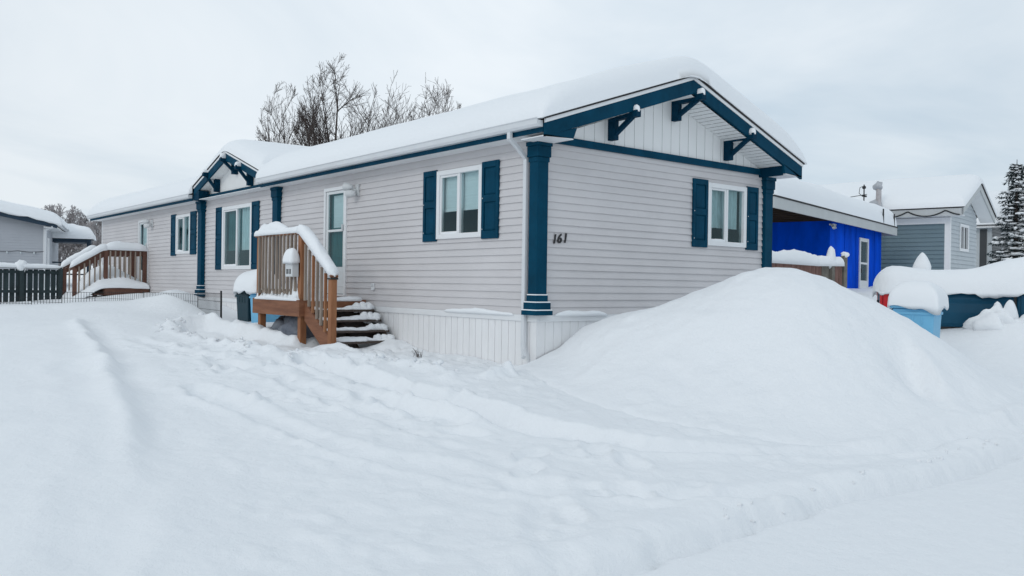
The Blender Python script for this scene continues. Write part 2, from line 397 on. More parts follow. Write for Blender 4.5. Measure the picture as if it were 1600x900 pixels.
# gable panel above the belt
mb = MB(); y = 0.0; z_of = lambda yy: EAVE_Z + .055 + SLOPE * (min(yy, 2 * RIDGE_Y - yy) + .32)
while y < W - 1e-6:
    e = min(y + .203, W); zz0, zz1 = z_of(y + .006), z_of(e)
    mb.add([(.006, y, 2.40), (.006, y + .006, 2.40), (.006, y + .006, zz0), (.006, y, zz0)], [(0, 1, 2, 3)])
    if y < RIDGE_Y < e:
        mb.add([(.010, y + .006, 2.40), (.010, e, 2.40), (.010, e, zz1), (.010, RIDGE_Y, z_of(RIDGE_Y)), (.010, y + .006, zz0)], [(0, 1, 2, 3, 4)])
    else:
        mb.add([(.010, y + .006, 2.40), (.010, e, 2.40), (.010, e, zz1), (.010, y + .006, zz0)], [(0, 1, 2, 3)])
    y = e
hb('gable_panel', mb, 'panel', fix=False)

# roof: slab, white drip, rake boards, soffits
XF, XB, YL, YR = 0.50, -22.62, -0.32, 5.42
def rz(y): return RIDGE_Z - SLOPE * abs(y - RIDGE_Y)
EY = [YL, RIDGE_Y, YR]
mb = MB()
for ya, yb in ((YL - .03, RIDGE_Y), (RIDGE_Y, YR + .03)):
    za, zb = rz(ya), rz(yb)
    if ya < 0:
        for xa_, xb_, y0_ in ((XB - .02, -12.53, ya), (-12.529, -8.471, .03), (-8.47, XF + .03, ya)):
            z0_ = rz(y0_); mb.prism([(y0_, z0_), (yb, zb), (yb, zb + .028), (y0_, z0_ + .028)], 0, xa_, xb_)
    else: mb.prism([(ya, za), (yb, zb), (yb, zb + .028), (ya, za + .028)], 0, XB - .02, XF + .03)
roof = hb('roof', mb, 'shingle')
mb = MB()
for ya, yb in ((YL - .012, RIDGE_Y), (RIDGE_Y, YR + .012)):
    za, zb = rz(ya) - .001, rz(yb) - .001
    mb.prism([(ya, za - .05), (yb, zb - .05), (yb, zb), (ya, za)], 0, XF - .02, XF + .014)
hb('drip_edge', mb, 'white')
mb = MB()
for ya, yb in ((YL, RIDGE_Y), (RIDGE_Y, YR)):
    za, zb = rz(ya) - .052, rz(yb) - .052
    mb.prism([(ya, za - .175), (yb, zb - .205), (yb, zb), (ya, za)], 0, XF - .045, XF)
# boxed eave returns closing the rake ends
mb.prism([(YL, 2.30), (.16, 2.30), (.22, rz(.22) - .24), (YL, rz(YL) - .225)], 0, XF - .045, XF)
mb.prism([(YR, 2.30), (4.92, 2.30), (4.90, rz(4.9) - .24), (YR, rz(YR) - .225)], 0, XF - .045, XF)
rake = hb('rake_board', mb, 'teal')
for ya, za in ((.16, 2.30), (4.90, 2.27)):
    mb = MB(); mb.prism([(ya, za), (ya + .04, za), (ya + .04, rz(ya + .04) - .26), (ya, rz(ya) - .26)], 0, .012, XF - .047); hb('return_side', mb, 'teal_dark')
for ya, yb in ((YL + .002, .158), (4.945, YR - .002)):
    mb = MB(); mb.box(.01, XF - .002, ya, yb, 2.285, 2.298); hb('return_soffit', mb, 'white')
# sloping soffit under the gable overhang, with cross grooves
mb = MB()
for sgn in (-1, 1):
    n = 26; L = 2.45
    for i in range(n):
        ya = RIDGE_Y + sgn * (L * i / n); yb = RIDGE_Y + sgn * (L * (i + 1) / n - .008)
        za, zb = rz(ya) - .255, rz(yb) - .255
        mb.add([(.012, ya, za), (XF - .047, ya, za), (XF - .047, yb, zb), (.012, yb, zb)], [(0, 1, 2, 3)])
        yc = RIDGE_Y + sgn * (L * (i + 1) / n); zc = rz(yc) - .255
        mb.add([(.012, yb, zb), (XF - .047, yb, zb), (XF - .047, yb, zb + .012), (.012, yb, zb + .012)], [(0, 1, 2, 3)])
        mb.add([(.012, yb, zb + .012), (XF - .047, yb, zb + .012), (XF - .047, yc, zc + .012), (.012, yc, zc + .012)], [(0, 1, 2, 3)])
hb('gable_soffit', mb, 'panel', fix=False)
# eave soffit, fascia, gutter on the long side
def eave_run(xa, xb, last):
    mb = MB(); mb.box(xa, xb, YL + .02, -.002, EAVE_Z, EAVE_Z + .012); hb('eave_soffit', mb, 'white')
    mb = MB(); mb.box(xa, xb, YL - .006, YL + .018, EAVE_Z - .006, EAVE_Z + .10); hb('eave_fascia', mb, 'teal')
    mb = MB(); poly = [(YL - .008, 2.40), (YL - .085, 2.40), (YL - .108, 2.43), (YL - .108, 2.49), (YL - .120, 2.50), (YL - .120, 2.507), (YL - .100, 2.507), (YL - .090, 2.48), (YL - .008, 2.48)]
    mb.prism(poly, 0, xa, xb); hb('gutter', mb, 'gutter')
eave_run(-8.42, XF - .05, True); eave_run(XB, -12.55, False)
mb = MB(); mb.box(-12.549, -8.421, -.29, -.002, EAVE_Z + .002, EAVE_Z + .012); hb('eave_soffit', mb, 'white')

# wall posts with caps and stepped bases
def post(name, x0, x1, y0, y1, zb, zt, capw=.035, base=True, face=None):
    e = bpy.data.objects.new(name, None); C.objects.link(e); e.parent = house; e.location = Vector(((x0 + x1) / 2, (y0 + y1) / 2, zb)) - H0
    mb = MB(); mb.box(x0, x1, y0, y1, zb + .26 if base else zb, zt - .24)
    hb('shaft', mb, 'teal', e, bevel=.006)
    mb = MB(); c = capw
    mb.box(x0 - c * .35, x1 + c * .35, y0 - c * .35, y1 + c * .35, zt - .27, zt - .205)
    mb.box(x0 - c * .75, x1 + c * .75, y0 - c * .75, y1 + c * .75, zt - .204, zt - .06)
    mb.box(x0 - c * 1.1, x1 + c * 1.1, y0 - c * 1.1, y1 + c * 1.1, zt - .059, zt)
    hb('cap', mb, 'teal', e, bevel=.008)
    if base:
        mb = MB(); ms = MB()
        for i, (za, zz, g) in enumerate(((.17, .262, .012), (.065, .165, .040), (.0, .06, .060))):
            mb.box(x0 - g, x1 + g, y0 - g, y1 + g, zb + za, zb + zz)
            for (sx, sy) in ((1, 0), (0, -1)):
                if i == 0: continue
            gi = (0.0, .012, .040)[i]
            # snow lying on the step ledge
            d = g - gi + .004
            zs = zb + zz
            if i < 3:
                k = (.0, .0, .0)
                ms.box(x0 - g + .004, x1 + g - .004, y0 - g + .002, y0 - gi - .001, zs + .0005, zs + .016)
                ms.box(x1 + gi + .001, x1 + g - .002, y0 - g + .004, y1 + g - .004, zs + .0005, zs + .016)
        hb('base', mb, 'teal', e, bevel=.004); hb('ledge_snow', ms, 'snow_soft', e, bevel=.006)
    return e
post('corner_post', -.105, .070, -.070, .115, 0.0, 2.30)
post('corner_post', -.105, .070, 5.02, 5.235, 0.0, 2.286)
post('bay_post', -12.76, -12.50, -.115, -.016, 0.0, 2.352, .045)
post('bay_post', -8.32, -8.07, -.105, -.016, 0.0, 2.340, .035)

# brackets (vertical leg, arm, brace, snow cap)
def bracket(wall, u, zb, zt, out, t=.085, capn=1):
    """wall 'x': on the gable wall (u=y, pointing +x); 'y': on the long wall (u=x, pointing -y)"""
    mb = MB(); t2 = t / 2
    mb.box(u - t2, u + t2, -(.06 + t), -.012, zb, zt)
    mb.box(u - t2 - .004, u + t2 + .004, -out, -.012, zt - t, zt + .006)
    mb.beam((u, -.05 - t * .6, zb + .07), (u, -out * .80, zt - t * .8), t * .72, t * .72)
    mc = MB(); ms = snow_strip([(u, -out - .01, zt + .004), (u, -out + .16, zt + .004)], t2 + .004, .085, int(abs(u) * 7) + 1, step=.02, endr=.05, jitter=.15)
    ms2 = snow_strip([(u, -out + .14, zt + .004), (u, -.03, zt + .004)], t2 - .004, .020, 3, step=.03, endr=.05, jitter=.3, mb=ms)
    for q in (mb, ms):
        if wall == 'x': q.xf(GABLE)
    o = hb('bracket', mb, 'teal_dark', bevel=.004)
    hb('snow_cap', ms, 'snow_soft', o, smooth=True)
    return o
bracket('x', 1.32, 2.465, 2.82, .56); bracket('x', 2.68, 2.92, 3.25, .60); bracket('x', 3.97, 2.455, 2.83, .58)

# dormer gable over the bay
DXL, DXR, DXC, DZ, DSL, DY = -12.52, -8.48, -10.50, 3.335, 0.328, -.30
def dz(x): return DZ - DSL * abs(x - DXC)
dorm = bpy.data.objects.new('dormer', None); C.objects.link(dorm); dorm.parent = house; dorm.location = Vector((DXC, 0, 2.36)) - H0
mb = MB(); dy = lambda z: RIDGE_Y - (RIDGE_Z - z) / SLOPE
for s in (-1, 1):
    xe = DXC + s * 2.05
    za, zb = dz(xe), DZ
    v = [(xe, DY - .02, za), (DXC, DY - .02, zb), (DXC, dy(zb), zb), (xe, dy(za), za)]
    v += [(a, b, c + .028) for a, b, c in v]
    mb.add(v, [(0, 1, 2, 3), (4, 5, 6, 7), (0, 1, 5, 4), (1, 2, 6, 5), (2, 3, 7, 6), (3, 0, 4, 7)])
hb('dormer_roof', mb, 'shingle', dorm)
mb = MB(); mw = MB()
for s in (-1, 1):
    xe = DXC + s * 2.02; za, zb = dz(xe), DZ
    mb.prism([(xe, za - .20), (DXC, zb - .215), (DXC, zb - .046), (xe, za - .046)], 1, DY, DY + .04)
    mw.prism([(xe, za - .045), (DXC, zb - .045), (DXC, zb - .001), (xe, za - .001)], 1, DY - .012, DY + .04)
hb('rake_board', mb, 'teal', dorm); hb('drip_edge', mw, 'white', dorm)
mb = MB(); mb.add([(-12.5, -.010, 2.44), (-8.5, -.010, 2.44), (-8.5, -.010, dz(-8.5) - .05), (DXC, -.010, DZ - .05), (-12.5, -.010, dz(-12.5) - .05)], [(0, 1, 2, 3, 4)])
hb('gable_panel', mb, 'panel', dorm, fix=False)
mb = MB()
for s in (-1, 1):
    xe = DXC + s * 2.0
    mb.add([(xe, DY + .041, dz(xe) - .19), (DXC, DY + .041, DZ - .19), (DXC, -.012, DZ - .19), (xe, -.012, dz(xe) - .19)], [(0, 1, 2, 3)])
hb('gable_soffit', mb, 'panel', dorm, fix=False)
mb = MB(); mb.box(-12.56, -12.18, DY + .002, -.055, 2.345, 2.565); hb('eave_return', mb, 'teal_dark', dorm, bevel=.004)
for u, a, b in ((-11.58, 2.50, 2.93), (-10.48, 2.82, 3.17), (-9.58, 2.49, 2.90)): bracket('y', u, a, b, .42).name = 'dormer_bracket'

# windows
def window(name, wall, o, kind, frame=.075, rev=False, snowlip=True):
    """o = (u0,u1,z0,z1) opening; parts frame, pane (two), covering, room"""
    u0, u1, z0, z1 = o; f = frame; uc = (u0 + u1) / 2
    X = (lambda q: q.xf(GABLE)) if wall == 'x' else (lambda q: q)
    mb = MB()
    mb.box(u0 - .0, u0 + f, -.042, .06, z0, z1); mb.box(u1 - f, u1, -.042, .06, z0, z1)
    mb.box(u0 + f, u1 - f, -.042, .06, z1 - f, z1); mb.box(u0 + f, u1 - f, -.042, .06, z0, z0 + f)
    mb.box(uc - .022, uc + .022, -.030, .05, z0 + f, z1 - f)
    # sliding sash of one half
    a, b = (u0 + f, uc - .022) if not rev else (uc + .022, u1 - f); s = .035
    mb.box(a, a + s, -.022, .03, z0 + f, z1 - f); mb.box(b - s, b, -.022, .03, z0 + f, z1 - f)
    mb.box(a + s, b - s, -.022, .03, z1 - f - s, z1 - f); mb.box(a + s, b - s, -.022, .03, z0 + f, z0 + f + s)
    w = hb(name, X(mb), 'white', bevel=.005)
    for (a, b, d) in ((u0 + f, uc - .022, .0), (uc + .022, u1 - f, .010)):
        q = MB().add([(a, d, z0 + f), (b, d, z0 + f), (b, d, z1 - f), (a, d, z1 - f)], [(0, 1, 2, 3)])
        hb('pane', X(q), 'glass', w, fix=False)
    # dark room behind
    q = MB(); d0, d1 = .061, 1.1
    q.add([(u0, d1, z0), (u1, d1, z0), (u1, d1, z1), (u0, d1, z1), (u0, d0, z0), (u1, d0, z0), (u1, d0, z1), (u0, d0, z1)], [(0, 1, 2, 3), (4, 0, 3, 7), (5, 6, 2, 1), (7, 3, 2, 6), (4, 5, 1, 0)])
    hb('room', X(q), 'interior', w, fix=False)
    if kind == 'blind':
        q = MB(); zb = z0 + (z1 - z0) * .42; n = 18; z = zb
        q.add([(u0 + f * .5, .075, zb), (u1 - f * .5, .075, zb), (u1 - f * .5, .075, z1), (u0 + f * .5, .075, z1)], [(0, 1, 2, 3)])
        q.box(u0 + f * .5, u1 - f * .5, .066, .074, zb - .02, zb + .012)
        hb('blind', X(q), 'blind', w, fix=False)
        q = MB(); lump(q, ((uc + u1) / 2 + .05, .35, z0 + .12), .30, .10, .20, 4); hb('plant', X(q), 'needle', w, smooth=True)
    else:
        q = MB(); n = 60; lo = z0 + (z1 - z0) * {'curtain': .30, 'bay': .30, 'far': .0}[kind]
        spans = {'curtain': [(u0 + .05, u1 - .05, 'curtain')], 'bay': [(u0 + .05, uc, 'curtain_green'), (uc, u1 - .05, 'curtain')], 'far': [(u0 + .05, uc - .1, 'curtain_green'), (uc, u1 - .05, 'curtain')]}[kind]
        for (a, b, mm) in spans:
            q = MB()
            for i in range(n):
                ua, ub = a + (b - a) * i / n, a + (b - a) * (i + 1) / n
                ya, yb = .10 + .022 * math.sin(ua * 48), .10 + .022 * math.sin(ub * 48)
                q.add([(ua, ya, lo), (ub, yb, lo), (ub, yb, z1), (ua, ya, z1)], [(0, 1, 2, 3)])
            hb('curtain', X(q), mm, w, smooth=True, fix=False)
    if snowlip:
        q = snow_strip([(u0 + f + .02, -.018, z0 + f), (uc - .03, -.018, z0 + f)], .022, .032, int(abs(u0) * 3) + 2, step=.03, endr=.15, jitter=.5)
        hb('ledge_snow', X(q), 'snow_soft', w, smooth=True)
    return w
window('window', 'y', WIN_NEAR, 'blind'); window('bay_window', 'y', WIN_BAY, 'bay', .085); window('window', 'y', WIN_FAR, 'far', .07); window('window', 'x', WIN_GABLE, 'curtain')

def shutter(wall, u0, u1, z0, z1):
    mb = MB(); y0, y1 = -.042, -.012; b = .055; zm = z0 + (z1 - z0) * .52
    mb.box(u0, u0 + b, y0, y1, z0, z1); mb.box(u1 - b, u1, y0, y1, z0, z1)
    for za, zb in ((z0, z0 + .11), (zm - .05, zm + .05), (z1 - .085, z1)): mb.box(u0 + b, u1 - b, y0, y1, za, zb)
    for za, zb in ((z0 + .11, zm - .05), (zm + .05, z1 - .085)):
        mb.box(u0 + b, u1 - b, -.024, y1, za, zb)
        c = .028; a0, a1, c0, c1 = u0 + b + .004, u1 - b - .004, za + .004, zb - .004
        v = [(a0, -.0245, c0), (a1, -.0245, c0), (a1, -.0245, c1), (a0, -.0245, c1), (a0 + c, -.038, c0 + c), (a1 - c, -.038, c0 + c), (a1 - c, -.038, c1 - c), (a0 + c, -.038, c1 - c)]
        mb.add(v, [(4, 5, 6, 7), (0, 1, 5, 4), (1, 2, 6, 5), (2, 3, 7, 6), (3, 0, 4, 7)])
    if wall == 'x': mb.xf(GABLE)
    o = hb('shutter', mb, 'teal', bevel=.003)
    for zz in (z0 + .13, zm):
        mc = MB(); mc.box(u0 + .02, u0 + .034, -.046, -.0425, zz, zz + .014)
        if wall == 'x': mc.xf(GABLE)
        hb('fastener', mc, 'greyplastic', o)
for s in (('y', -2.722, -2.352, 1.05, 2.147), ('y', -1.198, -.812, 1.05, 2.149), ('y', -11.742, -11.34, .657, 2.136), ('y', -9.562, -9.18, .657, 2.138),
          ('y', -15.08, -14.68, 1.045, 2.148), ('y', -13.545, -13.13, 1.055, 2.150), ('x', 3.160, 3.522, 1.033, 2.103), ('x', 4.548, 4.866, 1.036, 2.090)): shutter(*s)

# storm doors
def storm_door(o, near=True):
    u0, u1, z0, z1 = o
    mb = MB(); f = .065
    mb.box(u0, u0 + f, -.040, .05, z0, z1); mb.box(u1 - f, u1, -.040, .05, z0, z1); mb.box(u0 + f, u1 - f, -.040, .05, z1 - f, z1)
    mb.box(u0 - .01, u1 + .01, -.05, .05, z0 - .035, z0)
    d = hb('door', mb, 'white', bevel=.004)
    mb = MB(); a, b, y0, y1 = u0 + f + .006, u1 - f - .006, -.018, .02; st = .072
    zt, zm, zl = z1 - f - .006, z0 + 1.17, z0 + .50
    mb.box(a, a + st, y0, y1, z0 + .012, zt); mb.box(b - st, b, y0, y1, z0 + .012, zt)
    mb.box(a + st, b - st, y0, y1, zt - .05, zt); mb.box(a + st, b - st, y0 - .004, y1, zm - .022, zm + .022); mb.box(a + st, b - st, y0, y1, z0 + .012, zl)
    mb.box(a + .02, b - .02, y0 - .008, y0 - .0005, z0 + .14, z0 + .155)
    hb('door_leaf', mb, 'door', d, bevel=.004)
    for za, zb in ((zl, zm - .022), (zm + .022, zt - .05)):
        q = MB().add([(a + st, 0, za), (b - st, 0, za), (b - st, 0, zb), (a + st, 0, zb)], [(0, 1, 2, 3)]); hb('pane', q, 'glass', d, fix=False)
    q = MB(); q.box(u0 + f, u1 - f, .075, .10, z0, z1 - f); hb('inner_door', q, 'curtain_green' if near else 'blind', d)
    q = MB().add([(a + st + .06, .07, zm + .06), (b - st, .07, zm + .06), (b - st, .07, zt - .07), (a + st + .06, .07, zt - .07)], [(0, 1, 2, 3)]); hb('inner_pane', q, 'blind', d, fix=False)
    q = MB(); q.box(b - st * .75, b - st * .35, -.06, -.030, zm - .02, zm + .10); q.box(b - st * .70, b - st * .40, -.031, -.0185, zm + .01, zm + .04); hb('handle', q, 'greyplastic', d, bevel=.003)
    q = MB(); q.box(u0 + f, u1 - f, -.010, .02, z0, z0 + .012); q.box(u1 - f - .006, u1 - f, -.012, .02, z0 + .012, z1 - f); hb('gasket', q, 'gap', d)
storm_door(DOOR_NEAR); storm_door(DOOR_FAR, False)

# lights by the doors: square base with two round floodlight heads
def wall_light(u, z):
    mb = MB(); mb.box(u + .20, u + .30, -.05, -.012, z - .10, z + .10)
    l = hb('wall_light', mb, 'greyplastic', bevel=.006)
    for (dx, dzz, ax) in ((0.02, .05, -1), (.12, -.06, -1)):
        q = MB(); q.tube([(u + .24, -.05, z), (u + .16 + dx, -.12, z + dzz * .6)], .016, 6)
        c0 = Vector((u + .20 + dx, -.11, z + dzz)); c1 = c0 + Vector((-.15, -.08, dzz * .3))
        q.tube([c0, c0.lerp(c1, .3), c0.lerp(c1, .95), c1], [.030, .062, .075, .068], 14)
        hb('lamp_head', q, 'greyplastic', l, smooth=False)
    return l
wall_light(-5.10, 2.03); wall_light(-17.02, 2.0)
mb = MB(); mb.box(-4.31, -4.23, -.045, -.012, .27, .39); o = hb('outlet_cover', mb, 'white', bevel=.01)
mb = MB(); mb.box(-4.305, -4.235, -.052, -.0455, .33, .385); hb('outlet_flap', mb, 'greyplastic', o, bevel=.004)

# downspout
mb = MB(); w = .036
pts = [(-.155, YL - .055, 2.41), (-.155, YL - .055, 2.32), (-.175, -.20, 2.20), (-.188, -.062, 2.09), (-.188, -.062, -.42), (-.17, -.070, -.48), (-.09, -.135, -.555)]
for a, b in zip(pts[:-1], pts[1:]): mb.beam(Vector(a), Vector(b) + (Vector(b) - Vector(a)).normalized() * .012, .066, .052, up=(0, -1, 0.001))
ds = hb('downspout', mb, 'gutter', bevel=.008)
q = MB(); q.beam((-.092, -.133, -.5545), (-.087, -.138, -.5595), .050, .040, up=(0, -1, 0.001)); hb('outlet_mouth', q, 'black', ds)

# house number
for i, (ch, yy, zz) in enumerate((('1', .235, .965), ('6', .325, .975), ('1', .430, .985))):
    cu = bpy.data.curves.new('house_number', 'FONT'); cu.body = ch; cu.size = .175; cu.extrude = .006; cu.offset = .004; cu.shear = .18
    cu.materials.append(M['black'])
    tmp = bpy.data.objects.new('digit_curve', cu); C.objects.link(tmp)
    me = bpy.data.meshes.new_from_object(tmp.evaluated_get(bpy.context.evaluated_depsgraph_get())); bpy.data.objects.remove(tmp); bpy.data.curves.remove(cu)
    me.name = 'house_number'; o = bpy.data.objects.new('house_number', me); C.objects.link(o); o.parent = house
    if not me.materials: me.materials.append(M['black'])
    o.location = Vector((.022, yy, zz)) - H0; o.rotation_euler = (R(90), R(0), R(90))

# roof snow over main roof and dormer
def softmax(a, b, k): return np.logaddexp(a / k, b / k) * k
def softmin(a, b, k): return -softmax(-a, -b, k)
def roof_base(X, Y):
    main = RIDGE_Z + .03 - SLOPE * np.abs(Y - RIDGE_Y)
    d = DZ + .03 - DSL * np.abs(X - DXC)
    return main
xs_ = np.unique(np.round(np.concatenate([axis_lines(XB - .03, XF + .05, .22, .012), np.arange(-13.2, -7.7, .06)]), 4))
ys_ = axis_lines(YL - .10, YR + .08, .11, .012)
def roof_extra(X, Y, Z, d):
    dxx = np.maximum(np.minimum(X - (XB - .03), XF + .05 - X), 0); dyy = np.maximum(np.minimum(Y - (YL - .10), YR + .08 - Y), 0)
    q = 1 - np.minimum(dxx / .24, 1); q2 = 1 - np.minimum(dyy / .75, 1)
    env = np.power(1 - q ** 2.6, 1 / 2.6) * np.power(1 - q2 ** 2.3, 1 / 2.3)
    s1 = RIDGE_Z + .03 - SLOPE * (RIDGE_Y - Y); s2 = RIDGE_Z + .03 - SLOPE * (Y - RIDGE_Y)
    main = softmin(s1, s2, .09)
    n = .05 * np.minimum(d / .25, 1) * fbm(X * .55, Y * .9, 4, 21)
    zm = main + .375 * env * (1 + .10 * fbm(X * .3, Y * .3 + 3, 2, 4)) + n
    # dormer
    dd = softmin(DZ + .03 - DSL * (X - DXC), DZ + .03 + DSL * (X - DXC), .07)
    dxe = np.maximum(0, 2.08 - np.abs(X - DXC)); de = np.minimum(np.maximum(Y - (DY - .03), 0), np.maximum(0, dxe))
    qd = 1 - np.minimum(de / .55, 1); envd = np.power(np.maximum(0, 1 - qd ** 2.2), 1 / 2.2)
    zd = dd + .33 * envd + n * .5
    inside = (np.abs(X - DXC) < 2.08) & (Y > DY - .035)
    zme = zm - 1.5 * sstep(0.02, .14, dd - s1) * inside
    zd = np.where(inside, zd, -9)
    z = np.where(zd > -5, softmax(zme, np.maximum(zd, -5), .03), zm)
    return z
def dz_np(X): return DZ - DSL * np.abs(X - DXC)
o = snow_slab('roof_snow', XB - .03, XF + .05, YL - .10, YR + .08, roof_base, xs=xs_, ys=np.unique(np.round(np.concatenate([ys_, [DY - .036, DY - .03, DY - .02, DY, DY + .03, DY + .07, DY + .13, DY + .2]]), 4)), extra=roof_extra, under=True, kill=lambda a, b: abs(a - DXC) < 2.06 and b < DY - .028)
tag(o, 'thick smooth snow blanket covering the long roof of the pale grey mobile home', 'roof snow', kind='stuff')

# ================================================================== GROUND SNOW
CP = np.array([
    # street
    (8.6, -7.4, -1.10), (6, -12, -1.08), (6, -5, -1.06), (6, -1, -1.05), (6, 3, -1.02), (6, 8, -.92), (6, 14, -.7), (6, 22, -.35), (11, -4, -1.1), (11, 4, -1.05), (11, 12, -.9), (14, -12, -1.1), (9, -14, -1.1),
    # drive
    (4.4, -4.6, -1.0), (2.2, -3.6, -.90), (0.4, -2.9, -.76), (-1.2, -2.7, -.62), (-3.2, -3.0, -.58), (-5.2, -2.9, -.55), (4.6, -2.0, -1.02), (3.8, .5, -1.0), (3.8, 3.0, -.90), (.3, -.9, -.64),
    # along the house
    (-.2, -.2, -.62), (-2.2, -.3, -.63), (-4, -.3, -.60), (-6, -.6, -.42), (-7.6, -.4, -.42), (-9.3, -.25, -.42), (-11, -.2, -.22), (-14, -.3, .02), (-16, -.5, .02), (-17.5, -1.2, -.10), (-19.5, -2, -.22), (-22, -1, -.1),
    # yard
    (-9, -2.2, -.42), (-12, -2.4, -.36), (-15, -2.6, -.32), (-17.5, -4, -.33), (-9.5, -4.5, -.47), (-5, -5.2, -.63), (-1, -6, -.80), (2.5, -6.8, -.93), (5, -8, -1.02), (-13, -7, -.45), (-4, -9, -.75), (1, -10.5, -.92), (-20, -9, -.35), (-27, -4, -.1), (-30, 2, .1), (-35, -8, -.1),
    # right side and beyond
    (.3, 2, -.70), (.3, 5, -.55), (2.6, 5, -.68), (3.6, 5.8, -.66), (2.3, 7.0, -.20), (3.6, 7.7, -.20), (3.4, 10, -.35), (1.2, 6.2, -.45), (-.5, 8, -.1), (-3, 9, .15), (-3, 13, .3), (-6, 18, .45), (0, 15, .2), (0, 22, .45), (-8, 24, .6), (2, 30, .4), (-15, 10, 0), (-12, 40, .6), (-30, 20, .3), (10, 30, 0), (20, 10, -.8), (25, -10, -1.0)])
def _U(r2): return np.where(r2 > 1e-12, r2 * np.log(r2 + 1e-12) * .5, 0)
_n = len(CP); _K = _U(((CP[:, None, :2] - CP[None, :, :2]) ** 2).sum(-1)) + np.eye(_n) * .5
_P = np.c_[np.ones(_n), CP[:, :2]]
_w = np.linalg.solve(np.block([[_K, _P], [_P.T, np.zeros((3, 3))]]), np.r_[CP[:, 2], 0, 0, 0])
def tps(x, y):
    sh = x.shape; x = x.ravel(); y = y.ravel(); z = _w[_n] + _w[_n + 1] * x + _w[_n + 2] * y
    for i in range(_n): z = z + _w[i] * _U((x - CP[i, 0]) ** 2 + (y - CP[i, 1]) ** 2)
    far = sstep(28, 60, np.hypot(x + 5, y - 5)); return (z * (1 - far) + .1 * far).reshape(sh)
def dpoly(x, y, pts):
    """distance to a polyline and signed side (left positive)"""
    best = np.full(x.shape, 1e9); side = np.zeros(x.shape)
    for (ax, ay), (bx, by) in zip(pts[:-1], pts[1:]):
        dx, dy_ = bx - ax, by - ay; L2 = dx * dx + dy_ * dy_
        t = np.clip(((x - ax) * dx + (y - ay) * dy_) / L2, 0, 1); px, py = ax + t * dx, ay + t * dy_
        d = np.hypot(x - px, y - py); s = np.sign(dx * (y - ay) - dy_ * (x - ax)); m = d < best
        best = np.where(m, d, best); side = np.where(m, s, side)
    return best, side
def sdpoly(x, y, poly):
    d, _ = dpoly(x, y, poly + [poly[0]]); ins = np.zeros(x.shape, bool)
    n = len(poly)
    for i in range(n):
        ax, ay = poly[i]; bx, by = poly[(i + 1) % n]
        c = ((ay > y) != (by > y)); t = (bx - ax) * (y - ay) / ((by - ay) if by != ay else 1e-9) + ax
        ins ^= c & (x < t)
    return np.where(ins, -d, d)
EDGE = [(-9.5, -3.4), (-7, -3.85), (-4, -4.35), (-1.5, -4.80), (1.2, -5.3), (3.0, -5.75), (4.9, -6.4), (6.0, -7.2)]
DUG = [(-7.6, -2.2), (-6.2, -2.5), (-3.8, -2.6), (-2.5, -2.45), (-1.4, -1.75), (-.4, -1.55), (.45, -1.45), (.45, -.8), (.1, .4), (-4.4, .4), (-4.6, -1.35), (-6.6, -1.55), (-7.6, -1.7)]
RUTS = [([(-6, -3.5), (-3, -3.45), (.5, -3.3), (2.4, -3.25), (4.2, -3.5), (5.6, -4.6)], .055, .13), ([(-3.5, -2.95), (-1.2, -2.8), (1.2, -2.9), (2.6, -3.0)], .05, .12),
        ([(-1.5, -2.55), (.6, -2.55), (2.6, -2.45), (3.7, -1.9), (4.35, -.95), (4.85, .2), (5.15, 1.8), (5.3, 5)], .19, .15), ([(-.5, -4.3), (2.2, -4.2), (4.0, -3.6), (5.0, -2.6), (5.45, -1.2), (5.6, 1)], .08, .14),
        ([(-2.4, -5.05), (.8, -5.4), (3, -6.0), (4.4, -6.5)], .04, .2)]
SKIPS = [(random.uniform(-5, 5.0), random.uniform(-3.9, -2.0), random.uniform(0, PI), random.uniform(.09, .14)) for _ in range(70)] + \
        [(random.uniform(-3.2, .2), random.uniform(-1.5, -.25), random.uniform(0, PI), random.uniform(.09, .14)) for _ in range(40)]
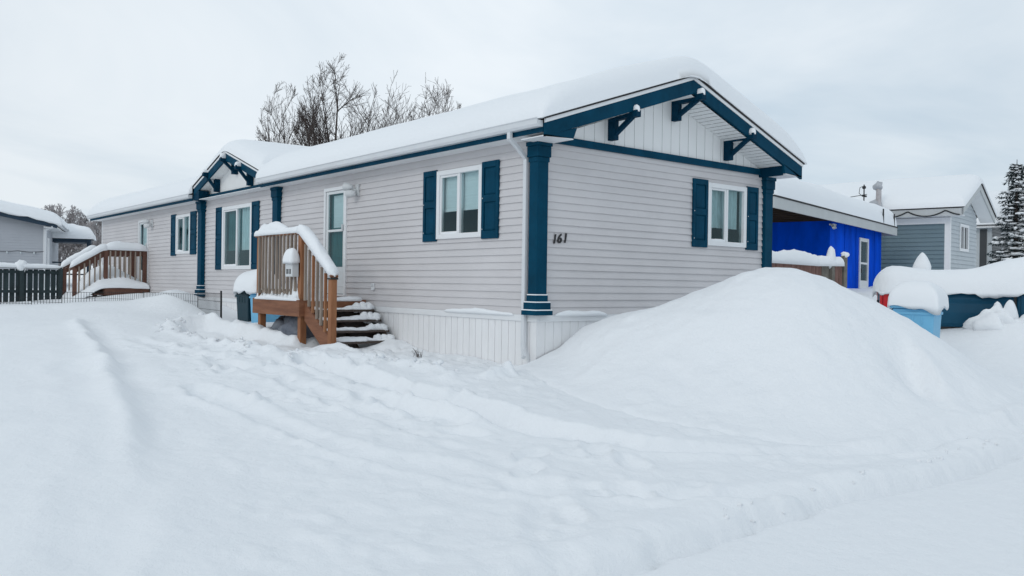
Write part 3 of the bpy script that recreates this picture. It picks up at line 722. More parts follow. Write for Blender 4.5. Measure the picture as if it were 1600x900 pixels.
# snow pile frame: s along, n across
PO = np.array((2.33, 2.0)); PS = np.array((.631, .776)); PN = np.array((-.776, .631))
CREST = np.array([(-3.3, -.64, .9), (-2.72, -.46, .6), (-2.35, -.16, .45), (-1.95, .04, .25), (-1.55, .16, .10), (-1.2, .28, .0), (-.85, .42, .0), (-.5, .555, .0), (-.2, .645, 0), (.0, .665, 0), (.25, .645, 0), (.55, .54, 0), (.95, .35, 0), (1.4, .12, 0), (1.75, -.07, .0), (2.15, -.30, .1), (2.6, -.52, .3), (3.1, -.72, .5), (3.6, -.9, .6)])
def pile_h(x, y, base):
    s = (x - PO[0]) * PS[0] + (y - PO[1]) * PS[1]; n = (x - PO[0]) * PN[0] + (y - PO[1]) * PN[1]
    cz = np.interp(s, CREST[:, 0], CREST[:, 1]); cn = np.interp(s, CREST[:, 0], CREST[:, 2])
    k = sstep(-3.9, -2.6, s) * (1 - sstep(2.9, 4.0, s))
    nn = n - cn; h = np.maximum(cz - (-.92), 0)
    wf = 1.1 + 1.85 * np.sqrt(h); wb = .9 + 1.2 * np.sqrt(h)
    t = np.clip(np.where(nn < 0, -nn / wf, nn / wb), 0, 1)
    g = .68 * np.power((1 + np.cos(PI * np.power(t, .86))) / 2, 1.25) + .32 * np.clip(1 - (np.sqrt(t * t + .03) - .173) / .842, 0, 1) ** 1.5
    ph = np.maximum(cz - base, 0) * g * k
    # scoop on the street flank
    ds = np.hypot((s - 1.02) / .25, (nn + 1.5) / .36); ph = ph - .24 * np.exp(-ds ** 2) * sstep(1.24, 1.12, s) + .05 * np.exp(-(((s - 1.27) / .10) ** 2 + ((nn + 1.45) / .4) ** 2))
    ph = ph + np.minimum(ph / .4, 1) * (.09 * fbm(x * .8, y * .8, 4, 31) + .014 * fbm(x * 5, y * 5, 3, 8) + .05 * np.maximum(0, fbm(x * 3.2, y * 3.2, 3, 33) - .12))
    return ph
def ground(x, y):
    z = tps(x, y)
    de, sd_ = dpoly(x, y, EDGE)
    sde = de * sd_                       # + on the house side
    yard = sstep(.10, -.35, sde) * sstep(6.2, 4.2, x)
    near = sstep(-12, -7, x) * sstep(6.3, 5.0, x)
    # undisturbed yard is a little higher, with a thrown-up lip
    wob = .18 * fbm(x * 1.3, y * 1.3, 3, 3)
    e_ = sde + .5 * wob
    z = z + near * sstep(3.6, .6, x) * (.08 * sstep(.10, -.16, e_) + .06 * np.exp(-((e_ + .13) / .12) ** 2) - .035 * np.exp(-((e_ - .22) / .16) ** 2))
    # street: flat, packed, with a ragged plough edge
    ex = 5.38 + .14 * fbm(y * .5, y * 0 + 2, 2, 7) + .07 * fbm(y * 3, x * 0, 4, 8)
    st = sstep(-.09, .06, x - ex)
    z = z - .075 * np.exp(-((x - ex - .03) / .05) ** 2) * (x < 7)
    z = z - .055 * st + .04 * np.exp(-((x - ex + .24) / .17) ** 2) * (.6 + 1.2 * (fbm(x * 1.7, y * 1.7, 3, 12) + .3)) * sstep(-9, -5, y)
    # trampled drive
    tr = sstep(.15, .7, sde) * sstep(-8, -5, x) * (1 - st) * sstep(6, 3.5, y) * sstep(.6, -.4, y - 1.2 * sstep(0, 2, x) * 6)
    cl = fbm(x * 1.1, y * 1.1, 5, 15, .55); rid = np.abs(fbm(x * 2.3 + 5, y * 2.3, 4, 18, .6))
    clod = np.maximum(0, fbm(x * 5.5, y * 5.5, 3, 71) - .05) * sstep(-.12, .18, fbm(x * .9 + 3, y * .9, 2, 72))
    z = z + tr * (.030 * cl + .018 * rid - .012 + .055 * clod + .009 * fbm(x * 9, y * 9, 2, 73))
    z = z + (1 - tr) * (1 - st) * (.075 * fbm(x * .55, y * .55, 3, 25) + .02 * fbm(x * 2, y * 2, 3, 26)) * sstep(-40, -8, x + 0 * y)
    z = z + st * (.014 * fbm(x * 1.2, y * .5, 4, 41) + .006 * fbm(x * 6, y * 3, 3, 42))
    for pts, dep, w in RUTS:
        jx = x + .16 * fbm(x * 1.5, y * 1.5, 4, 51); jy = y + .16 * fbm(x * 1.5 + 9, y * 1.5, 4, 52)
        d, _ = dpoly(jx, jy, pts); am = np.clip(1.0 + 1.3 * fbm(x * .7, y * .7, 2, 53), .0, 1.5)
        z = z + .46 * am * (-dep * np.exp(-(d / w) ** 4) + .75 * dep * np.exp(-((d - 1.65 * w) / (.5 * w)) ** 2)) * (1 - .75 * st)
    # trodden path by the wall and steps
    sdg = sdpoly(x + .16 * fbm(x * 2, y * 2, 3, 61), y + .16 * fbm(x * 2 + 4, y * 2, 3, 62), DUG)
    ins = sstep(.10, -.12, sdg)
    fl = -.655 - .02 * (x + 2) * (x > -2) + .05 * fbm(x * 1.8, y * 1.8, 4, 63) - .025 * np.abs(fbm(x * 5, y * 5, 2, 64))
    z = z * (1 - ins) + np.minimum(z, fl) * ins
    z = z + .10 * np.exp(-((sdg - .15) / .14) ** 2) * (.7 + 1.6 * fbm(x * 2.4, y * 2.4, 3, 65)) * (y < -.9)
    # bank beneath and beside the deck, drift at the bay post
    z = z + .30 * np.exp(-(((x + 12.5) / 1.15) ** 2 + ((y + .75) / .55) ** 2)) + .12 * np.exp(-(((x + 11.0) / 1.2) ** 2 + ((y + 1.1) / .5) ** 2))
    z = z + .12 * np.exp(-(((x + 7.3) / .8) ** 2 + ((y + 1.75) / .35) ** 2))
    # snow thrown up beside the stair and against the truck
    z = z + .14 * np.exp(-(((x + 3.35) / .35) ** 2 + ((y + .15) / .35) ** 2)) + .10 * np.exp(-(((x + 3.2) / .45) ** 2 + ((y + 1.35) / .25) ** 2))
    z = z + .20 * np.exp(-(((x - 3.15) / .45) ** 2 + ((y - 7.15) / .3) ** 2))
    for (fx, fy, fa, fr) in SKIPS:
        m = (np.abs(x - fx) < .7) & (np.abs(y - fy) < .7)
        if not m.any(): continue
        ux = (x[m] - fx) * math.cos(fa) + (y[m] - fy) * math.sin(fa); uy = -(x[m] - fx) * math.sin(fa) + (y[m] - fy) * math.cos(fa)
        q = np.sqrt((ux / (fr * 1.5)) ** 2 + (uy / (fr * .75)) ** 2)
        z[m] = z[m] - .04 * np.exp(-q ** 4) + .018 * np.exp(-((q - 1.45) / .3) ** 2)
    return z
def lines(segs):
    L = []
    for a, b, s in segs: L.append(np.arange(a, b, s))
    return np.unique(np.round(np.concatenate(L + [[segs[-1][1]]]), 4))
gx = lines([(-600, -120, 60), (-120, -40, 10), (-40, -24, 2), (-24, -9, .25), (-9, -5, .10), (-5, -1, .05), (-1, 6.4, .032), (6.4, 8, .1), (8, 16, .5), (16, 60, 5), (60, 600, 60)])
gy = lines([(-600, -100, 60), (-100, -20, 8), (-20, -9, .8), (-9, -7, .12), (-7, 1.0, .034), (1.0, 2.5, .055), (2.5, 9, .11), (9, 16, .4), (16, 45, 1.5), (45, 120, 10), (120, 600, 60)])
GX, GY = np.meshgrid(gx, gy, indexing='ij')
GZ = ground(GX, GY)
def grid_mesh(X, Y, Z, keep=None):
    nx, ny = X.shape; mb = MB(); idx = np.arange(nx * ny).reshape(nx, ny)
    a = idx[:-1, :-1]; b = idx[1:, :-1]; c = idx[1:, 1:]; d = idx[:-1, 1:]
    F = np.stack([a, b, c, d], -1).reshape(-1, 4)
    if keep is not None:
        kk = (keep[:-1, :-1] | keep[1:, :-1] | keep[1:, 1:] | keep[:-1, 1:]).ravel(); F = F[kk]
        used = np.unique(F); remap = -np.ones(nx * ny, int); remap[used] = np.arange(len(used)); F = remap[F]
        V = np.stack([X.ravel(), Y.ravel(), Z.ravel()], -1)[used]
    else: V = np.stack([X.ravel(), Y.ravel(), Z.ravel()], -1)
    mb.v = V.tolist(); mb.f = F.tolist(); return mb
# keep snow out of the inside of the house
inside = (GX < -.02) & (GX > XL + .02) & (GY > .03) & (GY < W - .03)
GZ = np.where(inside, -1.2, GZ)
g = build('snow_ground', grid_mesh(GX, GY, GZ), 'snow', smooth=True, fix=False); g['kind'] = 'structure'
# the ploughed pile by the gable
px_ = np.arange(.02, 6.2, .045); py_ = np.arange(-2.6, 7.4, .045); PX, PY = np.meshgrid(px_, py_, indexing='ij')
PB = ground(PX, PY); PH = pile_h(PX, PY, PB)
cut = .035
pile = build('snow_pile', grid_mesh(PX, PY, PB + np.where(PH > cut, PH, PH - .06 * sstep(cut, 0, PH)) , PH > .012), 'snow', smooth=True, fix=False)
tag(pile, 'big smooth mound of ploughed snow in front of the gable wall', 'snow pile')

# small crumbled clods of snow left by shovel and tyres
rg = random.Random(77); cx_, cy_, cr_ = [], [], []
def clod_at(x, y, r): cx_.append(x); cy_.append(y); cr_.append(r)
for _ in range(110):
    p = rg.choice([(-7.4, -2.2), (-6.2, -2.55), (-3.8, -2.65), (-2.5, -2.5), (-1.4, -1.8), (-.4, -1.6)]); clod_at(p[0] + rg.gauss(0, .45), p[1] + rg.gauss(0, .18), rg.uniform(.012, .038))
for _ in range(45): clod_at(5.30 + rg.gauss(0, .06), rg.uniform(-3, 4.5), rg.uniform(.008, .020))
cz_ = ground(np.array(cx_)[:, None], np.array(cy_)[:, None])[:, 0]
pz_ = pile_h(np.array(cx_)[:, None], np.array(cy_)[:, None], cz_[:, None])[:, 0]
mb = MB()
for k in range(len(cx_)):
    z_ = cz_[k] + (pz_[k] if cx_[k] > .02 and pz_[k] > cut else 0)
    lump(mb, (cx_[k], cy_[k], z_ + cr_[k] * .1), cr_[k] * rg.uniform(.8, 1.5), cr_[k] * rg.uniform(.8, 1.5), cr_[k] * rg.uniform(.6, 1.0), k, 7, 5, .7)
o = build('snow_clods', mb, 'snow', smooth=True); tag(o, 'crumbled snow clods along the trodden path edge and plough edge', 'snow', kind='stuff')

# ================================================================== FRONT DECK
def deck_parts(): pass
DX0, DX1, DYF, DZ0 = -6.30, -4.50, -1.26, .10
deck = thing('wooden_deck', 'small brown wooden entry deck with stairs below the white storm door and near window', 'deck', (-5.4, -.65, -.5))
def db(name, mb, m, par=None, **k):
    p = par or deck; base = Vector((0, 0, 0)); q = p
    while q is not None: base += Vector(q.location); q = q.parent
    mb.xf(Matrix.Translation(-base)); return build(name, mb, m, p, **k)
mb = MB()
yy = DYF
while yy < -.06: mb.box(DX0, DX1 + .02, yy, min(yy + .135, -.05), DZ0 - .036, DZ0); yy += .14
db('decking', mb, 'wood_h', bevel=.003)
mb = MB(); mb.box(DX0 - .02, DX1 + .02, DYF - .04, DYF, DZ0 - .275, DZ0 - .002); db('fascia_board', mb, 'wood_h', bevel=.004)
mb = MB(); mb.box(DX1 + .021, DX1 + .06, DYF - .04, -.06, DZ0 - .275, DZ0 - .002); db('fascia_board', mb, 'wood_h', bevel=.004)
mb = MB(); mb.box(DX0 - .06, DX0 - .021, DYF - .04, -.06, DZ0 - .275, DZ0 - .002); db('fascia_board', mb, 'wood_h', bevel=.004)
for lx, ly in ((DX0 + .10, DYF + .02), (DX1 - .06, DYF + .02), (DX0 + .10, -.15), (DX1 - .06, -.15)):
    mb = MB(); mb.box(lx - .055, lx + .055, ly + .0, ly + .11, -1.0, DZ0 - .277 if ly > -1 else DZ0 - .040); db('leg', mb, 'wood', bevel=.006)
RT = 1.225
for lx in (DX0 + .05, DX1 - .05):
    mb = MB(); mb.box(lx - .05, lx + .05, DYF + .005, DYF + .10, DZ0, RT - .02); db('rail_post', mb, 'wood', bevel=.006)
SX1 = -3.36; SZ1 = .47
mb = MB(); mb.box(SX1 - .055, SX1 + .055, DYF - .045, DYF + .055, -.75, SZ1 - .03); db('newel_post', mb, 'wood', bevel=.006)
mb = MB(); mb.box(SX1 - .065, SX1 + .068, DYF - .06, DYF + .068, SZ1 - .03, SZ1 - .005); db('post_cap', mb, 'black', bevel=.004)
mb = MB(); mb.box(DX0 - .01, DX1 + .01, DYF - .03, DYF + .11, RT - .04, RT); db('handrail', mb, 'wood_h', bevel=.005)
mb = MB(); mb.beam((DX1 - .02, DYF + .04, RT - .03), (SX1 + .05, DYF + .01, SZ1 + .01), .13, .038); db('stair_handrail', mb, 'wood_h', bevel=.005)
n = 11
for i in range(n):
    bx = DX0 + .16 + (DX1 - DX0 - .32) * i / (n - 1) + random.uniform(-.006, .006)
    mb = MB(); mb.box(bx - .020, bx + .020, DYF - .082, DYF - .042, DZ0 - .02 + (.06 if i % 3 == 1 else 0), RT - .06)
    mb.xf(Matrix.Translation((0, .05, .10)))
    db('baluster', mb, 'wood_grey', bevel=.003)
    if i % 1 == 0:
        q = snow_strip([(bx - .026, DYF - .01, DZ0 + .09 + random.uniform(-.02, .10)), (bx + .026, DYF - .01, DZ0 + .09 + random.uniform(-.02, .10))], .045, random.uniform(.10, .19), i + 3, step=.012, endr=.04, jitter=.2)
mb = MB(); mb.box(DX0 + .05, DX1 - .05, DYF + .03, DYF + .065, DZ0 + .09, DZ0 + .17); db('bottom_rail', mb, 'wood_grey')
n = 8
for i in range(n):
    t = (i + .6) / n; bx = DX1 + (SX1 - DX1) * t; zt = RT - .05 + (SZ1 - RT) * t
    mb = MB(); mb.box(bx - .020, bx + .020, DYF - .032, DYF + .008, zt - .93, zt - .015); db('stair_baluster', mb, 'wood_grey' if i % 3 else 'wood', bevel=.003)
# stair: stringers and open treads
mb = MB(); mb.prism([(DX1 + .06, DZ0 - .05), (DX1 + .06, DZ0 - .34), (-3.55, -.80), (-3.38, -.72), (-3.42, -.56)], 1, DYF + .06, DYF + .10); db('stringer', mb, 'wood_h')
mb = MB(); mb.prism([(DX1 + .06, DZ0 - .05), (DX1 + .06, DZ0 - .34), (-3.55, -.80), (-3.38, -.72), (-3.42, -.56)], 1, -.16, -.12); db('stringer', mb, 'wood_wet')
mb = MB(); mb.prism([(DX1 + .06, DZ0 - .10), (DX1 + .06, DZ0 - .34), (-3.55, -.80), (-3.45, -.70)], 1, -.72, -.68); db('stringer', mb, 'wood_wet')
steps = ((-4.40, -4.14, -.055), (-4.16, -3.90, -.215), (-3.92, -3.65, -.375), (-3.68, -3.42, -.535))
for k, (a, b, z) in enumerate(steps):
    mb = MB(); mb.box(a, b, DYF + .101, -.06, z - .036, z); tr = db('tread', mb, 'wood_wet', bevel=.004)
    mb = MB(); mb.box(a, a + .022, DYF + .101, -.121, z - .16, z - .037)
    if k < 3: db('riser', mb, 'wood_wet', tr)
    ms = snow_strip([((a + b) / 2 + .01, DYF + .12, z), ((a + b) / 2 + .01, -.07, z)], .118, .045, k + 40, step=.03, endr=.05, jitter=.7, wave=4, sag=0)
    for q in range(3): lump(ms, (b - .08 - .03 * q, -.13 - .10 * q, z + .03), .09, .08, .07 + .02 * (k < 2), k * 3 + q)
    db('tread_snow', ms, 'snow', tr, smooth=True)
# snow on the deck and rails
def snow_thing(name, mb, label, cat, m='snow_soft'):
    o = build(name, mb, m, smooth=True); return tag(o, label, cat, kind='stuff')
ms = snow_strip([(DX0 - .05, DYF + .04, RT), (DX0 + .55, DYF + .04, RT), (DX1 - .02, DYF + .04, RT)], .095, .135, 11, endr=.10, jitter=.35, wave=1.0)
# taller hump at the left end
snow_strip([(DX0 - .05, DYF + .045, RT), (DX0 + 1.25, DYF + .045, RT)], .098, .205, 12, endr=.62, mb=ms, jitter=.12)
snow_strip([(DX1 - .10, DYF + .04, RT), (DX1 + .06, DYF + .04, RT - .03), (SX1 + .06, DYF + .01, SZ1 + .03)], .095, .14, 14, endr=.06, mb=ms, jitter=.12)
snow_thing('rail_snow', ms, 'long snow cap lying on the handrail of the brown entry deck', 'snow cap')
ms = MB()
zf = DZ0 + .002
for i in range(11):
    bx = DX0 + .16 + (DX1 - DX0 - .32) * i / 10
    lump(ms, (bx + .03, DYF + .03, zf), .065, .05, random.uniform(.06, .14) + (.10 if i > 7 else 0), i, 10, 8, .3, zmin=zf, taper=.3)
    if i > 4 or i < 2: lump(ms, (bx - .02, DYF + .10, zf + .05), .05, .06, random.uniform(.14, .26), i + 30, 10, 8, .3, zmin=zf, taper=.4)
lump(ms, (DX1 - .28, DYF + .03, zf), .17, .07, .33, 77, 16, 12, .3, zmin=zf, taper=.5); lump(ms, (DX1 - .15, DYF + .10, zf), .14, .12, .42, 78, 16, 12, .3, zmin=zf, taper=.55)
lump(ms, (DX0 + .05, DYF + .03, zf), .08, .05, .17, 79, 14, 8, .3, zmin=zf, taper=.4)
snow_strip([(DX0 - .01, DYF - .005, DZ0), (DX1 + .0, DYF - .005, DZ0)], .055, .05, 17, mb=ms, jitter=.5, wave=3)
snow_strip([(DX0 + .1, DYF + .35, DZ0), (DX1 - .1, DYF + .35, DZ0)], .3, .10, 18, mb=ms, jitter=.4, wave=2)
snow_strip([(DX1 - .4, -.25, DZ0), (DX1 + .05, -.25, DZ0)], .2, .05, 19, mb=ms, jitter=.4, wave=2)
snow_strip([(DX1 + .02, DYF + .12, DZ0), (DX1 + .02, -.10, DZ0)], .06, .045, 20, mb=ms, jitter=.4, wave=3)
snow_thing('deck_snow', ms, 'ragged snow clumps on the floor of the brown entry deck', 'snow', 'snow')

# tarp bundle under the deck
mb = MB(); lump(mb, (-5.15, -.95, -.50), .62, .32, .36, 5, 26, 16, .28); lump(mb, (-5.75, -.85, -.52), .40, .30, .30, 9, 20, 12, .3)
tag(build('tarp_bundle', mb, 'tarp', smooth=True), 'crumpled dark tarp bundle stuffed under the brown entry deck', 'tarp')

# mailbox on the deck rail
mbx = thing('mailbox', 'small white box with two dark square openings hung on deck balusters, snow piled on top', 'mailbox', (-4.62, DYF - .03, .56))
mb = MB(); mb.prism([(-.135, -.08), (.135, -.08), (.135, .13), (.10, .165), (-.10, .165), (-.135, .13)], 1, -.115, -.002); build('box_body', mb, 'greyplastic', mbx, bevel=.006)
for sx in (-.055, .045):
    mb = MB(); mb.box(sx - .036, sx + .036, -.1185, -.1155, -.035, .045); build('opening', mb, 'gap', mbx)
    mb = MB(); mb.box(sx - .004, sx + .004, -.122, -.119, -.035, .045); build('divider', mb, 'greyplastic', mbx)
mb = MB(); mb.box(-.16, .16, -.15, 0, .166, .180); build('lid', mb, 'greyplastic', mbx, bevel=.004)
Z0 = lambda X, Y: X * 0
o = snow_slab('snow_cap', -.175, .175, -.165, .02, Z0, T=.25, r=.165, step=.02, p=1.9, noise=.05, nscale=7, seed=9, mtx=Matrix.Translation((-4.62, DYF - .03, .741)), drop=.01, dropn=.04, fine=.008, rc=.06)
tag(o, 'tall rounded snow cap on the small white mailbox of the entry deck', 'snow cap', kind='stuff')

# ================================================================== BINS
def wheelie_bin(name, label, loc, rz, m, w=.58, d=.66, h=1.02):
    b = thing(name, label, 'bin', loc, rz)
    mb = MB(); t = .80
    v = [(-w / 2 * t, -d / 2 * t, .06), (w / 2 * t, -d / 2 * t, .06), (w / 2 * t, d / 2 * t, .06), (-w / 2 * t, d / 2 * t, .06), (-w / 2 * .96, -d / 2 * .96, h), (w / 2 * .96, -d / 2 * .96, h), (w / 2 * .96, d / 2 * .96, h), (-w / 2 * .96, d / 2 * .96, h)]
    mb.add(v, [(3, 2, 1, 0), (4, 5, 6, 7), (0, 1, 5, 4), (1, 2, 6, 5), (2, 3, 7, 6), (3, 0, 4, 7)]); build('bin_body', mb, m, b, bevel=.025)
    mb = MB(); mb.box(-w / 2, w / 2, -d / 2, d / 2, h - .085, h - .045); build('rim', mb, m, b, bevel=.008)
    mb = MB(); mb.box(-w / 2 - .015, w / 2 + .015, -d / 2 - .03, d / 2 + .02, h + .001, h + .045); build('lid', mb, m, b, bevel=.015)
    mb = MB(); mb.tube([(-w * .36, d / 2 + .07, h - .03), (w * .36, d / 2 + .07, h - .03)], .016, 8); mb.box(-w * .36, -w * .33, d / 2 + .0, d / 2 + .07, h - .045, h - .015); mb.box(w * .33, w * .36, d / 2 + .0, d / 2 + .07, h - .045, h - .015); build('handle', mb, m, b)
    for s in (-1, 1):
        mb = MB(); mb.tube([(s * w * .40 - .025, d * .40, .11), (s * w * .40 + .025, d * .40, .11)], .11, 16); build('wheel', mb, 'black', b)
    for sx in (-.12, .0, .12):
        mb = MB(); mb.box(sx * w / .58 - .012, sx * w / .58 + .012, -d / 2 * .965, -d / 2 * .90, h - .20, h - .088); build('rib', mb, m, b, bevel=.004)
    return b
RB = R(-32)
bb = wheelie_bin('recycling_bin', 'light blue plastic bin with thick snow cap between the snow pile and teal pickup', (3.06, 4.20, -.84), R(14), 'binblue', .54, .57, 1.0)
mb = MB(); mb.tube([(-.06, -.274, .72), (-.06, -.262, .72)], .05, 20); build('emblem', mb, 'white', bb)
o = snow_slab('snow_cap', -.315, .325, -.345, .40, Z0, T=.33, r=.33, step=.045, p=2.3, noise=.03, nscale=3, seed=19, mtx=Matrix.Translation((3.06, 4.20, -.84 + 1.046)) @ Matrix.Rotation(R(14), 4, 'Z'), drop=.0, dropn=.13, fine=.01, rc=.05)
tag(o, 'thick domed snow cap on the light blue bin by the snow pile', 'snow cap', kind='stuff')
wheelie_bin('waste_bin', 'dark teal bin half buried in snow just left of the entry deck', (-8.40, -.48, -.86), R(12), 'binteal', .44, .50, 1.02)
wheelie_bin('recycling_bin', 'light blue bin squeezed between the dark teal bin and the entry deck', (-7.74, -.46, -.86), R(8), 'binblue', .44, .50, 1.0)
o = snow_slab('snow_cap', -.30, .90, -.34, .30, Z0, T=.44, r=.42, step=.05, p=2.1, noise=.05, nscale=2, seed=29, mtx=Matrix.Translation((-8.40, -.48, .21)) @ Matrix.Rotation(R(0), 4, 'Z'), drop=.0, dropn=.20, fine=.01, rc=.2)
tag(o, 'lumpy shared snow cap over the two bins beside the entry deck', 'snow cap', kind='stuff')

# ================================================================== FAR DECK (by the second door)
fd = thing('wooden_deck', 'red brown wooden porch deck by the far door at left, stairs deep in snow', 'deck', (-17.7, -.6, -.4))
def fb(name, mb, m, par=None, **k):
    p = par or fd; base = Vector((0, 0, 0)); q = p
    while q is not None: base += Vector(q.location); q = q.parent
    mb.xf(Matrix.Translation(-base)); return build(name, mb, m, p, **k)
FX0, FX1, FY, FZ = -18.42, -16.98, -1.20, .16
mb = MB(); mb.box(FX0, FX1, FY, -.05, FZ - .035, FZ); fb('decking', mb, 'wood_red')
mb = MB(); mb.box(FX1 + .0, FX1 + .04, FY - .02, .0 - .04, FZ - .22, FZ + .02); fb('fascia_board', mb, 'wood_red', bevel=.004)
mb = MB(); mb.box(FX0, FX1, FY - .04, FY, FZ - .22, FZ); fb('fascia_board', mb, 'wood_red', bevel=.004)
RX = FX1 - .22
for (lx, ly, zt) in ((RX, FY + .06, 1.20), (RX, -.10, 1.20), (RX, -1.93, .68), (FX0 + .06, FY + .06, 1.20), (FX0 + .06, -.10, 1.20), (FX0 + .06, -1.95, .68)):
    mb = MB(); mb.box(lx - .05, lx + .05, ly - .05, ly + .05, -.6, zt); fb('rail_post', mb, 'wood_red', bevel=.006)
for lx in (RX, FX0 + .06):
    mb = MB(); mb.box(lx - .05, lx + .05, FY + .02, -.06, 1.20, 1.235); mb.box(lx - .02, lx + .02, FY + .02, -.06, 1.06, 1.199); fb('handrail', mb, 'wood_red', bevel=.005)
    mb = MB(); mb.beam((lx, FY + .05, 1.21), (lx, -1.98, .69), .10, .036); mb.beam((lx, FY + .05, 1.12), (lx, -1.95, .60), .04, .13); fb('stair_handrail', mb, 'wood_red', bevel=.005)
    for i in range(7):
        by = FY + .17 + (1.0 - .16) * i / 6.3
        mb = MB(); mb.box(lx + .021, lx + .057, by - .018, by + .018, FZ + .04, 1.198); fb('baluster', mb, 'wood_grey', bevel=.003)
    for i in range(5):
        t = (i + .7) / 5.6; by = FY + (-1.95 - FY) * t; zt = 1.18 + (.66 - 1.18) * t
        mb = MB(); mb.box(lx + .021, lx + .057, by - .018, by + .018, zt - .80, zt - .01); fb('stair_baluster', mb, 'wood_grey', bevel=.003)
for k in range(3):
    mb = MB(); mb.box(FX0 + .05, FX1 - .05, FY - .28 - .25 * k, FY - .03 - .25 * k, FZ - .21 - .16 * k, FZ - .17 - .16 * k); fb('tread', mb, 'wood_red')
ms = MB()
for lx in (RX, FX0 + .06):
    snow_strip([(lx, -.02, 1.235), (lx, -.6, 1.235), (lx, FY - .0, 1.235)], .105, .20 if lx == RX else .15, 3, mb=ms, endr=.3, jitter=.15)
    snow_strip([(lx, FY + .12, 1.23), (lx, FY - .05, 1.20), (lx, -2.06, .70)], .105, .17, 5, mb=ms, endr=.12, jitter=.2)
snow_thing('rail_snow', ms, 'snow loaves on the rails of the red brown far porch deck', 'snow cap')
def far_heap(X, Y): return FZ + .46 * np.exp(-(((Y + .95) / .60) ** 2)) * sstep(FX1 + .12, FX1 - .75, X) + 0 * X - sstep(-1.2, -2.0, Y) * .38
o = snow_slab('deck_snow', FX0 + .0, FX1 + .07, -2.05, -.03, far_heap, T=.17, r=.25, step=.07, noise=.06, nscale=1.8, seed=33, drop=.0, dropn=.03)
tag(o, 'deep rounded snow heap on the floor and stairs of the far porch deck', 'snow', kind='stuff')

# ================================================================== WIRE FENCE
wf = thing('wire_fence', 'low black wire garden fence standing in snow before the far deck', 'fence', (-14, -1.8, -.4))
WP = [(-8.75, -.98, .17), (-10.54, -.85, .11), (-13.4, -1.20, .09), (-15.25, -1.86, .06), (-16.1, -2.46, .05), (-16.75, -3.05, -.06), (-17.36, -3.66, -.10), (-18.2, -4.5, -.12)]
for k in range(len(WP) - 1):
    a = Vector((*WP[k][:2], 0)); b = Vector((*WP[k + 1][:2], 0)); L = (b - a).length; zt = min(WP[k][2], WP[k + 1][2]) if k > 3 else (WP[k][2] + WP[k + 1][2]) / 2
    mb = MB(); n = int(L / .085)
    t = .0030 if k < 3 else .0042
    for i in range(n + 1):
        c = a.lerp(b, i / n); mb.box(c.x - t, c.x + t, c.y - t, c.y + t, -.62, zt - random.uniform(0, .01))
    for zz in (zt - .012, zt - .17, zt - .36):
        mb.beam((a.x, a.y, zz), (b.x, b.y, zz), t * 2, t * 2.4)
    mb.xf(Matrix.Translation(-Vector(wf.location))); build('wire_panel', mb, 'wire', wf)
for k, p in enumerate(WP[:-1]):
    r_ = .022 if k == 0 else .010
    mb = MB(); mb.tube([(p[0], p[1], -.8), (p[0] + (-.03 if k == 0 else 0), p[1], p[2] + .02)], r_, 6); mb.xf(Matrix.Translation(-Vector(wf.location))); build('post', mb, 'wire', wf)

# ================================================================== DARK PICKET FENCE (left)
df = thing('board_fence', 'dark green grey board fence with narrow gaps left of the far deck', 'fence', (-18.4, -3.5, -.2))
mb = MB(); yy = -2.03; i = 0
while yy > -7.2:
    w_ = random.uniform(.105, .125); mb.box(-18.42, -18.395, yy - w_, yy, -.55, .64 + random.uniform(-.01, .01)); yy -= w_ + .028; i += 1
mb.xf(Matrix.Translation(-Vector(df.location))); build('boards', mb, 'fence_dark', df)
for zz in (.56, .02):
    mb = MB(); mb.box(-18.394, -18.355, -7.2, -2.03, zz - .04, zz + .04); mb.xf(Matrix.Translation(-Vector(df.location))); build('rail', mb, 'fence_dark', df)
for yy in (-2.06, -3.02, -4.6, -6.2):
    mb = MB(); mb.box(-18.354, -18.26, yy - .05, yy + .05, -.6, .66); mb.xf(Matrix.Translation(-Vector(df.location))); build('post', mb, 'fence_dark', df, bevel=.005)
mb = MB(); mb.box(-18.45, -18.30, -7.2, -2.02, .665, .695); mb.xf(Matrix.Translation(-Vector(df.location))); build('top_rail', mb, 'fence_dark', df)
ms = snow_strip([(-18.38, -2.0, .695), (-18.38, -2.9, .695), (-18.38, -4.5, .695), (-18.38, -7.2, .695)], .11, .10, 7, jitter=.3, endr=.2)
lump(ms, (-18.35, -3.02, .74), .12, .15, .16, 3, rough=.4)
snow_thing('fence_snow', ms, 'snow ridge lying along the top of the dark board fence', 'snow cap')

# ================================================================== LEFT NEIGHBOUR HOUSE
NG = R(-15)
lh = thing('neighbour_house', 'cool grey neighbouring house with navy rake board at far left, snowy roof', 'house', (-28.3, -.63, 0), 0)
LM = Matrix(((math.cos(NG - PI / 2), -math.cos(NG), 0, 0), (math.sin(NG - PI / 2), -math.sin(NG), 0, 0), (0, 0, 1, 0), (0, 0, 0, 1)))   # u to the left, out = -y local
HWL = 4.6
LR = lambda u: 2.42 + .205 * min(u + .45, HWL + .45 - u + .0)
siding('siding_wall', 'leftsiding', lh, LM, 0, HWL, -.3, 2.98, ulim=lambda z: (max(0, (z - 2.42) / .205 - .55), min(HWL, HWL + .55 - (z - 2.42) / .205)))
SM = Matrix(((math.cos(NG + PI), math.sin(NG + PI), 0, 0), (math.sin(NG + PI), -math.cos(NG + PI), 0, 0), (0, 0, 1, 0), (0, 0, 0, 1)))  # side wall, u backwards, out to the right
siding('side_siding_wall', 'leftsiding', lh, SM, 0, 7, -.3, 2.4)
mb = MB(); mb.box(-.04, .05, -.03, .03, -.3, 2.42); mb.xf(LM); build('corner_trim', mb, 'white', lh)
